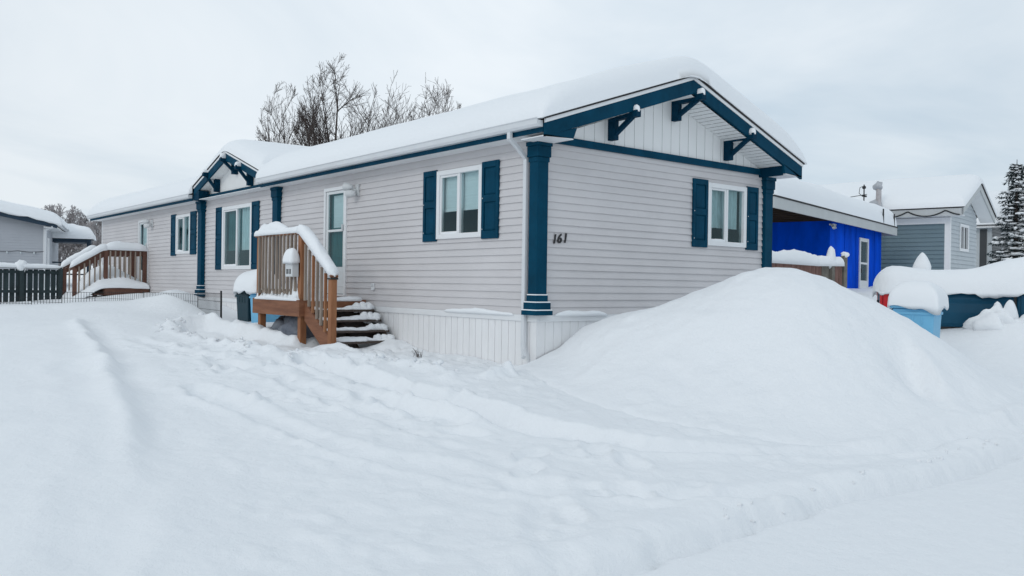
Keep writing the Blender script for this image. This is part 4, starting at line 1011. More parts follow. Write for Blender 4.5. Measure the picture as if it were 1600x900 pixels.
mb = MB(); mb.beam((-.02, -.09, 2.30), (-.02, -.09, -.2), .09, .07, up=(0, -1, .001)); mb.beam((-.30, -.42, 2.36), (-.02, -.09, 2.25), .08, .07); mb.xf(LM); build('downspout', mb, 'gutter', lh, bevel=.008)
mb = MB()
ua, um, ub = -.45, HWL / 2, HWL + .45; za, zm = 2.50, 2.50 + .205 * (HWL / 2 + .45)
mb.prism([(ua, za - .19), (um, zm - .19), (um, zm), (ua, za)], 1, -.42, -.38); mb.prism([(um, zm - .19), (ub, za - .19), (ub, za), (um, zm)], 1, -.42, -.38)
mb.xf(LM); build('rake_board', mb, 'navy', lh)
mb = MB(); mb.box(ua, 0, -.38, 7.4, 2.33, 2.36); mb.xf(LM); build('eave_soffit', mb, 'white', lh)
mb = MB(); mb.box(ua - .09, ua - .002, -.40, 7.4, 2.40, 2.51); mb.xf(LM); build('gutter', mb, 'gutter', lh)
mb = MB(); mb.prism([(ua - .02, za), (um, zm), (um, zm + .03), (ua - .02, za + .03)], 1, -.44, 7.4); mb.prism([(um, zm), (ub, za), (ub, za + .03), (um, zm + .03)], 1, -.44, 7.4); mb.xf(LM); build('roof', mb, 'shingle', lh)
mb = MB(); mb.box(.9, 1.9, -.03, .02, .9, 2.0); mb.xf(SM); wn = build('window', mb, 'white', lh); mb = MB(); mb.box(.98, 1.82, -.035, -.0305, .98, 1.92); mb.xf(SM); build('pane', mb, 'gap', wn)
o = snow_slab('roof_snow', ua - .16, ub + .1, -.50, 7.5, lambda X, Y: np.minimum(za + .205 * (X - ua), za + .205 * (ub - X)) + .035, T=.40, r=.55, step=.3, noise=.07, nscale=.9, seed=51, mtx=Matrix.Translation((-28.3, -.63, 0)) @ LM, drop=.02, dropn=.14, fine=.03)
tag(o, 'sagging snow blanket on the roof of the cool grey house at far left', 'roof snow', kind='stuff')
# lights strung along the wall
sl = thing('string_lights', 'string of small bulbs along the gable wall of the left grey house', 'string lights', (-28.3, -.63, 1.4))
mb = MB(); pts = [(u, -.035, 1.38 - .05 * math.sin(PI * (u % .9) / .9) - .43) for u in np.arange(.0, 4.4, .1)]
pts = [(a, b, c + .42 - 1.38 + .04) for a, b, c in pts]
mb.tube(pts, .008, 4); mb.xf(LM); build('cable', mb, 'wire', sl)
for k in range(9):
    u = .35 + .45 * k; mb = MB(); lump(mb, (u, -.06, -.05), .035, .035, .05, k, 8, 6, 0); mb.xf(LM); build('bulb', mb, 'bulb', sl, smooth=True)

# dark porch canopy beyond the left house
gz = thing('porch_canopy', 'dark framed porch canopy with snow heaped on top behind the left fence', 'canopy', (-32.4, 1.1, 0), R(-15))
for (x_, y_) in ((-.7, -.75), (.7, -.75), (-.7, .75), (.7, .75)):
    mb = MB(); mb.box(x_ - .06, x_ + .06, y_ - .06, y_ + .06, -.3, 1.95); build('post', mb, 'navy', gz)
mb = MB(); mb.box(-.8, .8, -.85, .85, 1.95, 2.10); build('roof_frame', mb, 'navy', gz)
for zz in (.55, 1.05):
    mb = MB(); mb.box(.66, .72, -.69, .69, zz, zz + .06); build('rail', mb, 'navy', gz)
o = snow_slab('snow_cap', -.95, .95, -1.0, 1.0, Z0, T=.62, r=.9, step=.12, noise=.10, nscale=2, seed=55, mtx=Matrix.Translation((-32.4, 1.1, 2.105)) @ Matrix.Rotation(R(-15), 4, 'Z'))
tag(o, 'peaked snow heap on the dark porch canopy at left', 'snow cap', kind='stuff')

# ================================================================== BLUE SHED (right)
SY = R(104); su = Vector((math.cos(SY), math.sin(SY), 0)); sn = Vector((math.cos(SY - PI / 2), math.sin(SY - PI / 2), 0))
shed = thing('blue_shed', 'bright cobalt blue shed with pale fascia, open dark eave and snow on its flat roof', 'shed', (-4.68, 15.10, 0), 0)
SHM = Matrix(((su.x, -sn.x, 0, 0), (su.y, -sn.y, 0, 0), (0, 0, 1, 0), (0, 0, 0, 1)))      # u along eave (away), -y out to the street
SL = 5.80
mb = MB(); D0, D1, DT = 3.04, 4.09, 2.05
mb.box(0, D0, .0, .10, -.2, 2.44); mb.box(D1, SL, 0, .10, -.2, 2.44); mb.box(D0, D1, 0, .10, DT, 2.44)
mb.box(-.0, .10, .101, 3.0, -.2, 2.503); mb.box(SL - .1, SL, .101, 3.0, -.2, 2.6); mb.xf(SHM); build('wall', mb, 'bluewall', shed)
for u in (1.45, 2.66, 4.9):
    mb = MB(); mb.box(u, u + .02, -.012, -.001, -.2, 2.42); mb.xf(SHM); build('batten', mb, 'bluewall', shed)
mb = MB(); f = .11
mb.box(D0, D0 + f, -.035, .05, .1, DT); mb.box(D1 - f, D1, -.035, .05, .1, DT); mb.box(D0 + f, D1 - f, -.035, .05, DT - f, DT); mb.box(D0 + f, D1 - f, -.02, .05, .1, .70); mb.box(D0 + f, D1 - f, -.02, .05, 1.22, 1.28)
mb.xf(SHM); sd_ = build('door', mb, 'white', shed)
mb = MB(); mb.box(D0 + f, D1 - f, .0, .02, .70, 1.22); mb.box(D0 + f, D1 - f, .0, .02, 1.28, DT - f); mb.xf(SHM); build('pane', mb, mat('dark_door_pane', (.03, .055, .065), .15, var=.4, vscale=2), sd_)
mb = MB(); mb.box(D0 + f + .02, D0 + f + .08, -.06, -.036, .95, 1.08); mb.xf(SHM); build('handle', mb, 'black', sd_)
EB = 2.27
mb = MB(); mb.box(-5.7, SL + .35, -.42, -.38, EB, 2.53); mb.xf(SHM); build('fascia', mb, 'fasciagrey', shed)
mb = MB(); mb.box(SL + .31, SL + .35, -.379, 3.2, EB, 2.53); mb.xf(SHM); build('fascia', mb, 'fasciagrey', shed)
mb = MB(); mb.box(-5.72, SL + .37, -.44, 3.3, 2.531, 2.565); mb.xf(SHM); build('roof', mb, 'shingle', shed)
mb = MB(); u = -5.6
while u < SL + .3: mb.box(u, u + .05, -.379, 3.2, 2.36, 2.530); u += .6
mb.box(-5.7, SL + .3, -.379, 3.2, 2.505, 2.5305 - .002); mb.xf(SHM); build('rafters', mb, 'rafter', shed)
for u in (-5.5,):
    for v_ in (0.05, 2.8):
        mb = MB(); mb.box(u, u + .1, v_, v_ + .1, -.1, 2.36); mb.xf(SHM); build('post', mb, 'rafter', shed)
mb = MB(); mb.box(-.13, .13, -.14, -.012, 2.235, 2.275); mb.tube([(0, -.10, 2.24), (0, -.14, 2.14)], .05, 8); mb.tube([(-.1, -.08, 2.24), (-.16, -.14, 2.16)], .035, 8); mb.xf(SHM); build('flood_light', mb, 'greyplastic', shed)
def shed_T(X, Y): return 1 - .55 * sstep(4.2, 6.2, X) * 0 + .0 * X
o = snow_slab('roof_snow', -5.75, SL + .40, -.46, 3.3, lambda X, Y: 0 * X + .0, T=.74, r=.75, step=.25, p=2.2, noise=.09, nscale=.7, seed=61, rc=.3, mtx=Matrix.Translation((-4.68, 15.10, 2.567)) @ SHM, fine=.02)
tag(o, 'deep rounded snow slab on the flat roof of the cobalt blue shed', 'roof snow', kind='stuff')
for u, h_ in ((4.05, .42), (5.55, .34)):
    pass
# television aerial above the shed
ar = thing('aerial', 'small black television aerial poking through snow behind the blue shed', 'aerial', (-6.92, 21.07, 2.6))
for nm, a, b, r_ in (('mast', (0, 0, 0), (0, 0, 1.5), .022), ('boom', (-.55, -.45, 1.02), (.08, .06, 1.16), .012), ('element', (-.05, 0, 1.40), (.05, 0, 1.40), .05), ('element', (-.07, 0, 1.12), (.09, 0, 1.08), .035)):
    mb = MB(); mb.tube([a, b], r_, 6); build(nm, mb, 'black', ar)
mb = MB(); mb.tube([(.0, 0, 1.45), (-.12, -.06, 1.40), (-.14, -.08, 1.2), (-.04, 0, 1.08)], .012, 5); build('cable', mb, 'black', ar)
for u, h_ in ((4.15, .46), (5.60, .40)):
    p_ = Vector((-4.68, 15.10, 2.565)) + su * u - sn * -.445
    mb = MB(); mb.box(-.018, .018, -.018, .018, 0, h_); o = build('vent_pipe', mb, 'black'); o.location = p_
    tag(o, 'thin black stake standing in the shed roof snow, %s' % ('the one nearer the house' if u < 5 else 'the one at the very roof corner'), 'stake')

# ================================================================== BROWN FENCE
bf = thing('board_fence', 'reddish brown board fence with a grey gate post before the blue shed', 'fence', (-2.25, 10.0, .3))
fa, fbp = Vector((-2.45, 8.6, 0)), Vector((-2.12, 11.45, 0)); fdv = (fbp - fa).normalized()
mb = MB(); t = 0.0; Lf = (fbp - fa).length
ang = math.atan2(fdv.y, fdv.x); FM = Matrix.Translation(fa - Vector(bf.location)) @ Matrix.Rotation(ang, 4, 'Z')
while t < Lf - .15:
    if 1.95 < t < 2.38: t += .14; continue
    mb.box(t, t + .128, -.02, .0, -.3, 1.0 + random.uniform(-.02, .02)); t += .136
mb.xf(FM); build('boards', mb, 'fence_brown', bf)
mb = MB(); mb.box(1.98, 2.24, -.03, .01, -.3, 1.06); mb.box(2.26, 2.36, -.10, .02, -.3, 1.08); mb.xf(FM); build('gate_post', mb, 'fence_post', bf)
mb = MB(); mb.box(Lf - .12, Lf, -.06, .04, -.3, 1.20); mb.xf(FM); build('post', mb, 'fence_post', bf)
for zz in (.85, .3):
    mb = MB(); mb.box(0, Lf - .12, .001, .04, zz - .04, zz + .04); mb.xf(FM); build('rail', mb, 'fence_brown', bf)
F2 = Matrix.Translation(fa) @ Matrix.Rotation(ang, 4, 'Z')
ms = snow_strip([(-.1, 0, .99), (1.0, 0, .97), (1.9, 0, .95)], .12, .25, 3, endr=.1, jitter=.25, wave=1); snow_strip([(1.75, 0, .95), (Lf - .1, 0, .97)], .12, .20, 5, endr=.15, mb=ms, jitter=.3)
lump(ms, (2.30, -.03, 1.14), .10, .10, .27, 6, 14, 10, .2, taper=.25); lump(ms, (Lf - .04, -.02, 1.22), .09, .09, .07, 8)
ms.xf(F2); snow_thing('fence_snow', ms, 'tall snow ridge on the reddish brown fence before the blue shed', 'snow cap')

# ================================================================== GREY BLUE HOUSE (right, beyond the shed)
gh = thing('neighbour_house', 'grey blue sided house with pale gable end and snowy roof right of the blue shed', 'house', (-5.02, 23.40, 0), 0)
GA = R(100); gu = Vector((math.cos(GA), math.sin(GA), 0))
GGM = Matrix(((gu.x, -math.sin(GA), 0, 0), (gu.y, math.cos(GA), 0, 0), (0, 0, 1, 0), (0, 0, 0, 1)))     # u along gable away, -y out (+x side)
GLM = Matrix(((math.cos(GA + PI / 2), -math.cos(GA + PI), 0, 0), (math.sin(GA + PI / 2), -math.sin(GA + PI), 0, 0), (0, 0, 1, 0), (0, 0, 0, 1)))  # u along long side (to the left), -y out toward viewer
GLM = Matrix(((math.cos(GA + PI / 2), math.cos(GA), 0, 0), (math.sin(GA + PI / 2), math.sin(GA), 0, 0), (0, 0, 1, 0), (0, 0, 0, 1)))
GW = 3.9; GP = GW / 2; GS = .435; GE = 3.27
siding('siding_wall', 'greyblue', gh, GLM, .14, 11, .2, 2.78, exp=.15, depth=.03)
siding('gable_siding_wall', 'paleblue', gh, GGM, .10, GW - .05, .2, GE + GS * GP, exp=.15, depth=.03, openings=[(1.34, 2.60, 1.87, 2.86)], ulim=lambda z: (max(.10, (z - GE) / GS), min(GW - .05, GW - (z - GE) / GS)))
mb = MB(); mb.box(.10, 11, -.05, .02, 2.781, 3.0); mb.xf(GLM); build('frieze_board', mb, 'white', gh)
mb = MB(); mb.box(-.02, .10, -.045, .14, .2, 3.0); mb.xf(GGM); build('corner_board', mb, 'white', gh)
mb = MB(); mb.box(1.34, 2.60, -.05, .05, 1.87, 1.97); mb.box(1.34, 2.60, -.05, .05, 2.76, 2.86); mb.box(1.34, 1.48, -.05, .05, 1.97, 2.76); mb.box(2.46, 2.60, -.05, .05, 1.97, 2.76); mb.box(1.93, 2.01, -.04, .05, 1.97, 2.76); mb.xf(GGM); wn = build('window', mb, 'white', gh)
mb = MB(); mb.box(1.48, 2.46, .03, .05, 1.97, 2.76); mb.xf(GGM); build('pane', mb, 'gap', wn)
def grz(u): return 3.33 + GS * (min(u, GW - u) + .45)
mb = MB()
for s in (0, 1):
    e = -.48 if s == 0 else GW + .48
    mb.prism([(e, 3.05), (GP, 3.05 + GS * (GP + .48)), (GP, 3.28 + GS * (GP + .48)), (e, 3.28)], 1, -.55, -.50)
mb.xf(GGM); build('rake_board', mb, 'fasciagrey', gh)
mb = MB(); mb.box(-.55, 11, -.48, -.44, 3.02, 3.27); mb.xf(GLM); build('fascia', mb, 'fasciagrey', gh)
mb = MB(); mb.box(-.50, 11, -.439, .0, 3.02, 3.05); mb.xf(GLM)
for e in (0, 1):
    pass
build('eave_soffit', mb, 'white', gh)
mb = MB()
for s in (0, 1):
    e = -.50 if s == 0 else GW + .50
    z0_ = 3.282; zp = z0_ + GS * (GP + .50)
    mb.prism([(e, z0_), (GP, zp), (GP, zp + .05), (e, z0_ + .05)], 1, -.58, 11)
mb.xf(GGM); build('roof', mb, 'shingle', gh)
for s in (0, 1):
    e = -.47 if s == 0 else GW + .47; zp = 3.07 + GS * (GP + .47)
    mb = MB(); mb.prism([(e, 3.07), (GP, zp), (GP, zp + .03), (e, 3.10)], 1, -.499, -.032); mb.xf(GGM); build('gable_soffit', mb, 'white', gh)
o = snow_slab('roof_snow', -.55, GW + .55, -.62, 11, lambda X, Y: 3.335 + GS * np.minimum(X + .50, GW + .50 - X), T=.34, r=.55, step=.25, noise=.06, nscale=.8, seed=71, mtx=Matrix.Translation((-5.02, 23.40, 0)) @ GGM, fine=.03)
tag(o, 'snow blanket on the pitched roof of the grey blue house at right', 'roof snow', kind='stuff')
sl = thing('string_lights', 'drooping dark light string under the eave of the grey blue house', 'string lights', (-5.02, 23.40, 0))
mb = MB(); pts = []
for u in np.arange(-.45, 7.5, .08): pts.append((u, -.50, 3.22 - .20 * abs(math.sin(PI * u / 1.25)) ** .8))
mb.tube(pts, .022, 4); mb.xf(GLM); build('cable', mb, 'wire', sl)
# snow-caked pole behind the shed
pl = thing('utility_pole', 'snow caked pole with rounded head standing behind the blue shed roof', 'pole', (-7.05, 22.3, 0))
mb = MB(); mb.tube([(0, 0, 0), (.02, 0, 4.15)], [.13, .09], 8); build('pole_shaft', mb, 'frostbark', pl)
mb = MB(); lump(mb, (0, 0, 4.18), .18, .15, .15, 3, rough=.5); lump(mb, (-.10, 0, 3.45), .24, .18, .20, 5, rough=.5); build('snow_cap', mb, 'faintbark', pl, smooth=True)

# far dark grey house
fh = thing('neighbour_house', 'small dark grey house with white gable eave beyond the grey blue house', 'house', (-8.9, 36.9, .55), 0)
FHM = Matrix.Rotation(R(12), 4, 'Z')
def q(mb): return mb.xf(FHM)
siding('siding_wall', 'darksiding', fh, FHM @ Matrix(((0, -1, 0, 0), (1, 0, 0, 0), (0, 0, 1, 0), (0, 0, 0, 1))), -.2, 4.2, .5, 4.45, exp=.15, depth=.03, ulim=lambda z: (max(-.2, (z - 3.2) / .62), min(4.2, 4.0 - (z - 3.2) / .62)))
mb = MB(); mb.box(-9, -.02, -.1, .0, .5, 3.2); build('side_wall', q(mb), 'paleblue', fh)
mb = MB(); mb.box(-.55, -.25, -.14, -.102, .5, 2.9); mb.box(-1.25, -.85, -.14, -.102, .5, 2.9); build('door', q(mb), 'gap', fh)
mb = MB()
for s in (0, 1):
    e = -.5 if s == 0 else 4.5
    mb.prism([(e, 2.9), (2.0, 2.9 + .62 * 2.5), (2.0, 3.12 + .62 * 2.5), (e, 3.12)], 0, .50, .56)
    mb.prism([(e, 2.95), (2.0, 2.95 + .62 * 2.5), (2.0, 3.0 + .62 * 2.5), (e, 3.0)], 0, -9, .49)
build('roof', q(mb), 'white', fh)
o = snow_slab('roof_snow', -9, .6, -.55, 4.55, lambda X, Y: 3.13 + .62 * np.minimum(Y + .5, 4.5 - Y), T=.42, r=.6, step=.3, noise=.06, seed=81, mtx=Matrix.Translation((-8.9, 36.9, .55)) @ FHM, fine=.04)
tag(o, 'snow blanket on the roof of the small dark grey house at right', 'roof snow', kind='stuff')

# ================================================================== PICKUP TRUCK
TY = R(29)
tk = thing('pickup_truck', 'teal pickup truck buried under thick snow right of the blue bin', 'pickup truck', (1.32, 6.62, -.75), 0)
TM = Matrix.Rotation(TY, 4, 'Z')    # local x forwards, -y = street side, side plane y=0, width to +y
def tb(name, mb, m, par=None, **k): return build(name, mb.xf(TM), m, par or tk, **k)
GRD = -.75
ZR = .40 - GRD      # rail height above the base
mb = MB()
prof = [(0.0, .56), (-.035, .62), (-.045, .80), (-.030, .95), (-.045, 1.02), (0.0, ZR), (.06, ZR), (.06, .56)]
mb.prism([(a, b) for a, b in prof], 0, .0, 1.93); tb('bed_side', mb, 'truck', bevel=.01)
mb = MB(); mb.prism([(1.85 + .06 - a - .06 + .0, b) for a, b in prof], 0, .0, 1.93); tb('bed_side', mb, 'truck', bevel=.01)
mb = MB(); mb.box(.061, 1.93, .061, 1.788, .60, .66); mb.box(1.88, 1.93, .061, 1.788, .661, ZR); tb('bed_floor', mb, 'truck')
mb = MB(); mb.box(-.045, -.001, .10, 1.75, .60, ZR - .01); tg = tb('tailgate', mb, 'truck', bevel=.01)
mb = MB(); mb.box(-.075, -.046, .80, 1.05, .90, .97); tb('handle', mb, 'black', tg)
for ya, yb in ((-.04, .095), (1.755, 1.89)):
    mb = MB(); mb.box(-.05, -.002 if False else .0 - .002, ya, yb, .82, ZR - .02); mb.box(-.0015, .12, ya if ya < 0 else 1.896, -.0505 if ya < 0 else yb + .02, .84, ZR - .03) if False else None
    tb('taillight', mb, 'red', bevel=.012)
mb = MB(); mb.box(.002, .10, -.052, -.0462, .84, ZR - .04); tb('taillight', mb, 'red', bevel=.004)
mb = MB(); mb.box(-.16, -.05, .0, 1.85, .46, .60); tb('bumper', mb, 'steel', bevel=.02)
# cab
mb = MB(); side = [(1.98, .52), (4.05, .52), (4.15, .60), (4.15, 1.02), (3.75, 1.12), (3.30, 1.50), (2.10, 1.52), (1.98, 1.10)]
mb.prism(side, 1, -.03, 1.88); cab = tb('cab', mb, 'truck', bevel=.03)
mb = MB(); mb.prism([(2.14, 1.14), (3.55, 1.14), (3.25, 1.45), (2.20, 1.46)], 1, -.034, -.031); tb('side_window', mb, 'gap', cab)
mb = MB(); mb.prism([(2.03, .56), (3.20, .56), (3.32, .64), (3.32, 1.10), (2.03, 1.10)], 1, -.048, -.0305); dr = tb('door', mb, 'truck', cab, bevel=.008)
mb = MB(); mb.box(2.10, 2.24, -.075, -.049, .96, 1.0); tb('handle', mb, 'black', dr)
mb = MB(); mb.box(4.16, 5.2, .0, 1.85, .60, 1.06); tb('hood', mb, 'truck', bevel=.05)
mb = MB(); mb.box(1.935, 1.975, .0, 1.85, .56, 1.08); tb('gap_panel', mb, 'black')
for wx in (.75, 4.45):
    for wy in (.04, 1.60):
        mb = MB(); mb.tube([(wx, wy, .37), (wx, wy + .22, .37)], .37, 20); wh = tb('wheel', mb, 'black'); mb = MB(); mb.tube([(wx, wy - .012, .37), (wx, wy - .002, .37)], .2, 16); tb('rim', mb, 'steel', wh)
def truck_top(X, Y):
    bed = ZR + .0; cabz = 1.30
    t = sstep(1.2, 2.9, X); return bed + (1.36 - bed) * t - sstep(4.0, 4.9, X) * .3
def truck_extra(X, Y, Z, d): return Z
def truck_base_rim(X, Y): return ZR - .02 + 0 * X
def truck_extra2(X, Y, Z, d):
    q_ = 1 - np.minimum(d / .42, 1); env = np.power(np.maximum(0, 1 - q_ ** 2.4), 1 / 2.4)
    top = ZR + .44 + (.34) * sstep(1.3, 3.0, X) - .06 * sstep(.2, .9, X) * sstep(2.0, 1.3, X) - sstep(4.0, 5.0, X) * .25
    return ZR - .02 + (top - ZR) * env + .05 * np.minimum(d / .2, 1) * fbm(X * 1.2, Y * 1.2, 4, 91)
o = snow_slab('truck_snow', -.14, 5.2, -.13, 1.98, truck_base_rim, step=.10, extra=truck_extra2, mtx=Matrix.Translation(tk.location) @ TM, drop=.0, dropn=.15, seed=93, fine=.015, rc=.30)
tag(o, 'thick snow mass draped over the teal pickup truck', 'snow cap', kind='stuff')
ms = MB(); lump(ms, (2.88, 7.08, -.18), .34, .20, .30, 12, 34, 24, .45, taper=.35); lump(ms, (3.02, 7.16, -.02), .16, .14, .24, 17, 30, 20, .5, taper=.2); lump(ms, (3.35, 7.33, -.20), .36, .24, .22, 15, 26, 18, .4, taper=.3)
tag(build('snow_lump', ms, 'snow', smooth=True), 'rough snow lump heaped against the side of the teal pickup', 'snow lump')
# unidentified snow-capped rounded thing behind the truck
gr = thing('snowy_object', 'snow capped rounded object with dark opening standing behind the buried pickup', 'covered object', (-.87, 12.65, .25))
mb = MB(); lump(mb, (0, 0, .58), .16, .16, .16, 1, 16, 10, .02); build('body', mb, 'black', gr, smooth=True)
for a in range(3):
    mb = MB(); mb.tube([(.12 * math.cos(a * 2.1), .12 * math.sin(a * 2.1), .5), (.26 * math.cos(a * 2.1), .26 * math.sin(a * 2.1), -.4)], .015, 6); build('leg', mb, 'black', gr)
o = build('snow_cap', MB().add(*((lambda mbb: (mbb.v, mbb.f))(lump(MB(), (0, 0, 0), .20, .18, .34, 2, 18, 14, .10, zmin=-.10, taper=.45)))), 'snow_soft', smooth=True); o.location = (-.87, 12.65, .96)
tag(o, 'pointed snow cap on the rounded object behind the buried pickup', 'snow cap', kind='stuff')

# ================================================================== TREES
def perp(d, rng):
    a = Vector((rng.gauss(0, 1), rng.gauss(0, 1), rng.gauss(0, 1))); a -= d * a.dot(d); return a.normalized()
def branch(mb, p, d, L, r, depth, rng, up=.25, nseg=6, spread=(18, 38), kids=(5, 8), minr=.004, env=None):
    pts = [p.copy()]; rad = [r]; cur = p.copy(); dd = d.copy(); nodes = []
    for i in range(nseg):
        dd = (dd + perp(dd, rng) * .12 + Vector((0, 0, up * .16))).normalized()
        cur = cur + dd * (L / nseg)
        if env and (cur.x / env[0]) ** 2 + (cur.y / env[0]) ** 2 + ((cur.z - env[1]) / env[2]) ** 2 > rng.uniform(.9, 1.05) and cur.z > env[1] * .8: break
        pts.append(cur.copy()); rad.append(max(minr, r * (1 - .85 * (i + 1) / nseg))); nodes.append((cur.copy(), dd.copy(), rad[-1], (i + 1) / nseg))
    if len(pts) < 2: return
    rad[-1] = min(rad[-1], minr * 1.2)
    mb.tube(pts, rad, 5 if r > .03 else (4 if r > .012 else 3), cap=False)
    if depth <= 0: return
    k = rng.randint(*kids); ns = len(nodes)
    for j in range(k):
        t = .12 + .86 * (j + rng.random() * .8) / k; idx = min(ns - 1, int(t * ns)); q0, d0, r0, tt = nodes[idx]
        base = pts[idx].lerp(pts[idx + 1], rng.random())
        ang = R(rng.uniform(*spread)); nd = (d0 * math.cos(ang) + perp(d0, rng) * math.sin(ang)).normalized()
        branch(mb, base, nd, L * rng.uniform(.34, .56) * (1.08 - .45 * tt), max(minr, rad[idx] * rng.uniform(.42, .62)), depth - 1, rng, up, max(3, nseg - 1), spread, kids if depth > 1 else (3, 6), minr, env)
def bare_tree(name, label, loc, H, spreadw, seed, m='bark', stems=4, group=None, minr=.006, depth=3, trunk=.12, kids=(5, 8), lean=(8, 26), cat='tree', rad=1.5):
    rng = random.Random(seed); t = thing(name, label, cat, loc, 0, group)
    mb = MB(); mb.tube([(0, 0, -.5), (0.02, 0, H * .12), (0, .03, H * .24)], [trunk * 1.35, trunk, trunk * .8], 8); build('trunk', mb, m, t, smooth=True)
    mb = MB()
    for s in range(stems):
        a = 2 * PI * s / stems + rng.uniform(-.5, .5); ang = R(rng.uniform(*lean)) if s else R(4)
        d = Vector((math.cos(a) * math.sin(ang) * spreadw, math.sin(a) * math.sin(ang) * spreadw, math.cos(ang))).normalized()
        branch(mb, Vector((0, 0, H * (.10 + .12 * rng.random()))), d, H * (.92 if s == 0 else rng.uniform(.75, .9)), trunk * rng.uniform(.55, .75), depth, rng, kids=kids, minr=minr, env=(rad, H * .58, H * .42), spread=(20, 46))
    build('crown', mb, m, t, fix=False); return t
bare_tree('bare_tree', 'tallest bare many-stemmed tree rising behind the middle of the roof', (-18.55, 6.80, .0), 8.45, 1.0, 11, stems=11, trunk=.09, lean=(8, 28), kids=(6, 9), minr=.005, rad=1.75)
bare_tree('bare_tree', 'bare tree leaning left behind the dormer, leftmost behind the long roof', (-19.75, 5.25, .0), 7.5, 1.0, 5, stems=6, trunk=.06, lean=(10, 26), kids=(6, 8), minr=.0045, rad=1.1)
bare_tree('bare_tree', 'slender bare tree between the tallest bare tree and the smallest one', (-17.35, 8.3, .0), 8.15, 1.0, 23, stems=8, trunk=.07, lean=(6, 24), kids=(6, 9), minr=.005, rad=1.15)
bare_tree('bare_tree', 'smallest bare tree behind the roof, just left of the roof snow crest', (-16.5, 9.4, .0), 8.0, 1.0, 31, stems=9, trunk=.06, lean=(8, 26), kids=(6, 9), minr=.005, rad=1.2)
bare_tree('frosted_tree', 'frosted pale brown tree between the left grey house and the mobile home', (-41.3, 2.5, .2), 4.2, 1.0, 3, m='frostbark', stems=16, trunk=.06, lean=(10, 60), minr=.010, kids=(8, 11), rad=1.6)
bare_tree('frosted_tree', 'frosted brushy tree close against the far end of the mobile home', (-38.5, 4.1, .2), 3.9, 1.0, 8, m='frostbark', stems=12, trunk=.05, lean=(8, 50), minr=.010, kids=(8, 10), rad=1.1)
bare_tree('frosted_tree', 'faint snow dusted tree top showing behind the blue shed roof', (-18.6, 38, .2), 6.9, 1.0, 13, m='faintbark', stems=10, trunk=.07, lean=(15, 50), minr=.011, kids=(6, 8), rad=2.0)
bare_tree('frosted_tree', 'faint bare tree between the grey blue house and the spruce', (-17, 56, .3), 7.6, 1.0, 17, m='faintbark', stems=6, trunk=.07, lean=(8, 30), minr=.012, kids=(5, 7), rad=1.5)

wd_ = thing('dead_weed', 'small dry weed tuft poking out of trodden snow below the white skirting', 'weed', (-1.75, -.72, -.66))
mb = MB(); rg = random.Random(2)
for k in range(16):
    a_, l_ = rg.uniform(0, 2 * PI), rg.uniform(.06, .17); p0 = Vector((rg.uniform(-.10, .10), rg.uniform(-.03, .03), 0)); p1 = p0 + Vector((math.cos(a_) * l_ * .9, math.sin(a_) * l_ * .5, l_ * .75))
    mb.tube([p0, p0.lerp(p1, .5) + Vector((0, 0, .015)), p1], [.003, .0025, .0015], 4)
build('stalks', mb, 'bark', wd_)

def spruce(loc, H, seed):
    rng = random.Random(seed); t = thing('spruce_tree', 'snow laden dark spruce at the right edge behind the buried pickup', 'tree', loc)
    mb = MB(); mb.tube([(0, 0, -.3), (0, 0, H * .5), (0, 0, H)], [.16, .09, .012], 7); build('trunk', mb, 'bark', t)
    mn = MB(); ms = MB(); z = H * .06; a = 0.0
    while z < H * .965:
        f = 1 - z / H; Lb = .12 + 1.15 * f ** .62; a += 2.4 + rng.uniform(-.4, .4)
        L = Lb * rng.uniform(.55, 1.18); d = Vector((math.cos(a), math.sin(a), 0)); sd = Vector((-d.y, d.x, 0))
        ns = max(4, int(L / .10)); droop = rng.uniform(.05, .42) * (.35 + f); snowy = rng.random() < .75
        for i in range(ns):
            u = (i + .6) / ns; c = Vector((0, 0, z)) + d * L * u + Vector((0, 0, -droop * L * u ** 1.3 + .16 * L * u ** 3)) + sd * .05 * math.sin(u * 5 + a)
            wd = (.10 + .30 * (1 - u) * min(1, u * 3)) * (.45 + .75 * f)
            for s_ in (-1, 1):
                for _ in range(4):
                    e = c + sd * s_ * wd * rng.uniform(.3, 1.25) + d * rng.uniform(-.02, .18) + Vector((0, 0, rng.uniform(-.16, .04)))
                    w0 = rng.uniform(.016, .034)
                    mn.add([c - d * w0, c + d * w0, e + Vector((0, 0, .012)), e - d * w0 * .5], [(0, 1, 2, 3)])
            if snowy and rng.random() < .55 and u > .25: lump(ms, (c.x + sd.x * rng.uniform(-.4, .4) * wd, c.y + sd.y * rng.uniform(-.4, .4) * wd, c.z + .035), wd * rng.uniform(.35, 1.1) + .02, wd * rng.uniform(.35, 1.1) + .02, .03 + .08 * f * rng.random(), rng.randint(0, 99), 7, 4, .6)
        z += .026 + .024 * f
    build('crown', mn, 'needle', t, fix=False); build('bough_snow', ms, 'snow_soft', t, smooth=True)
    return t
spruce((-7.55, 36.0, .5), 6.1, 4)

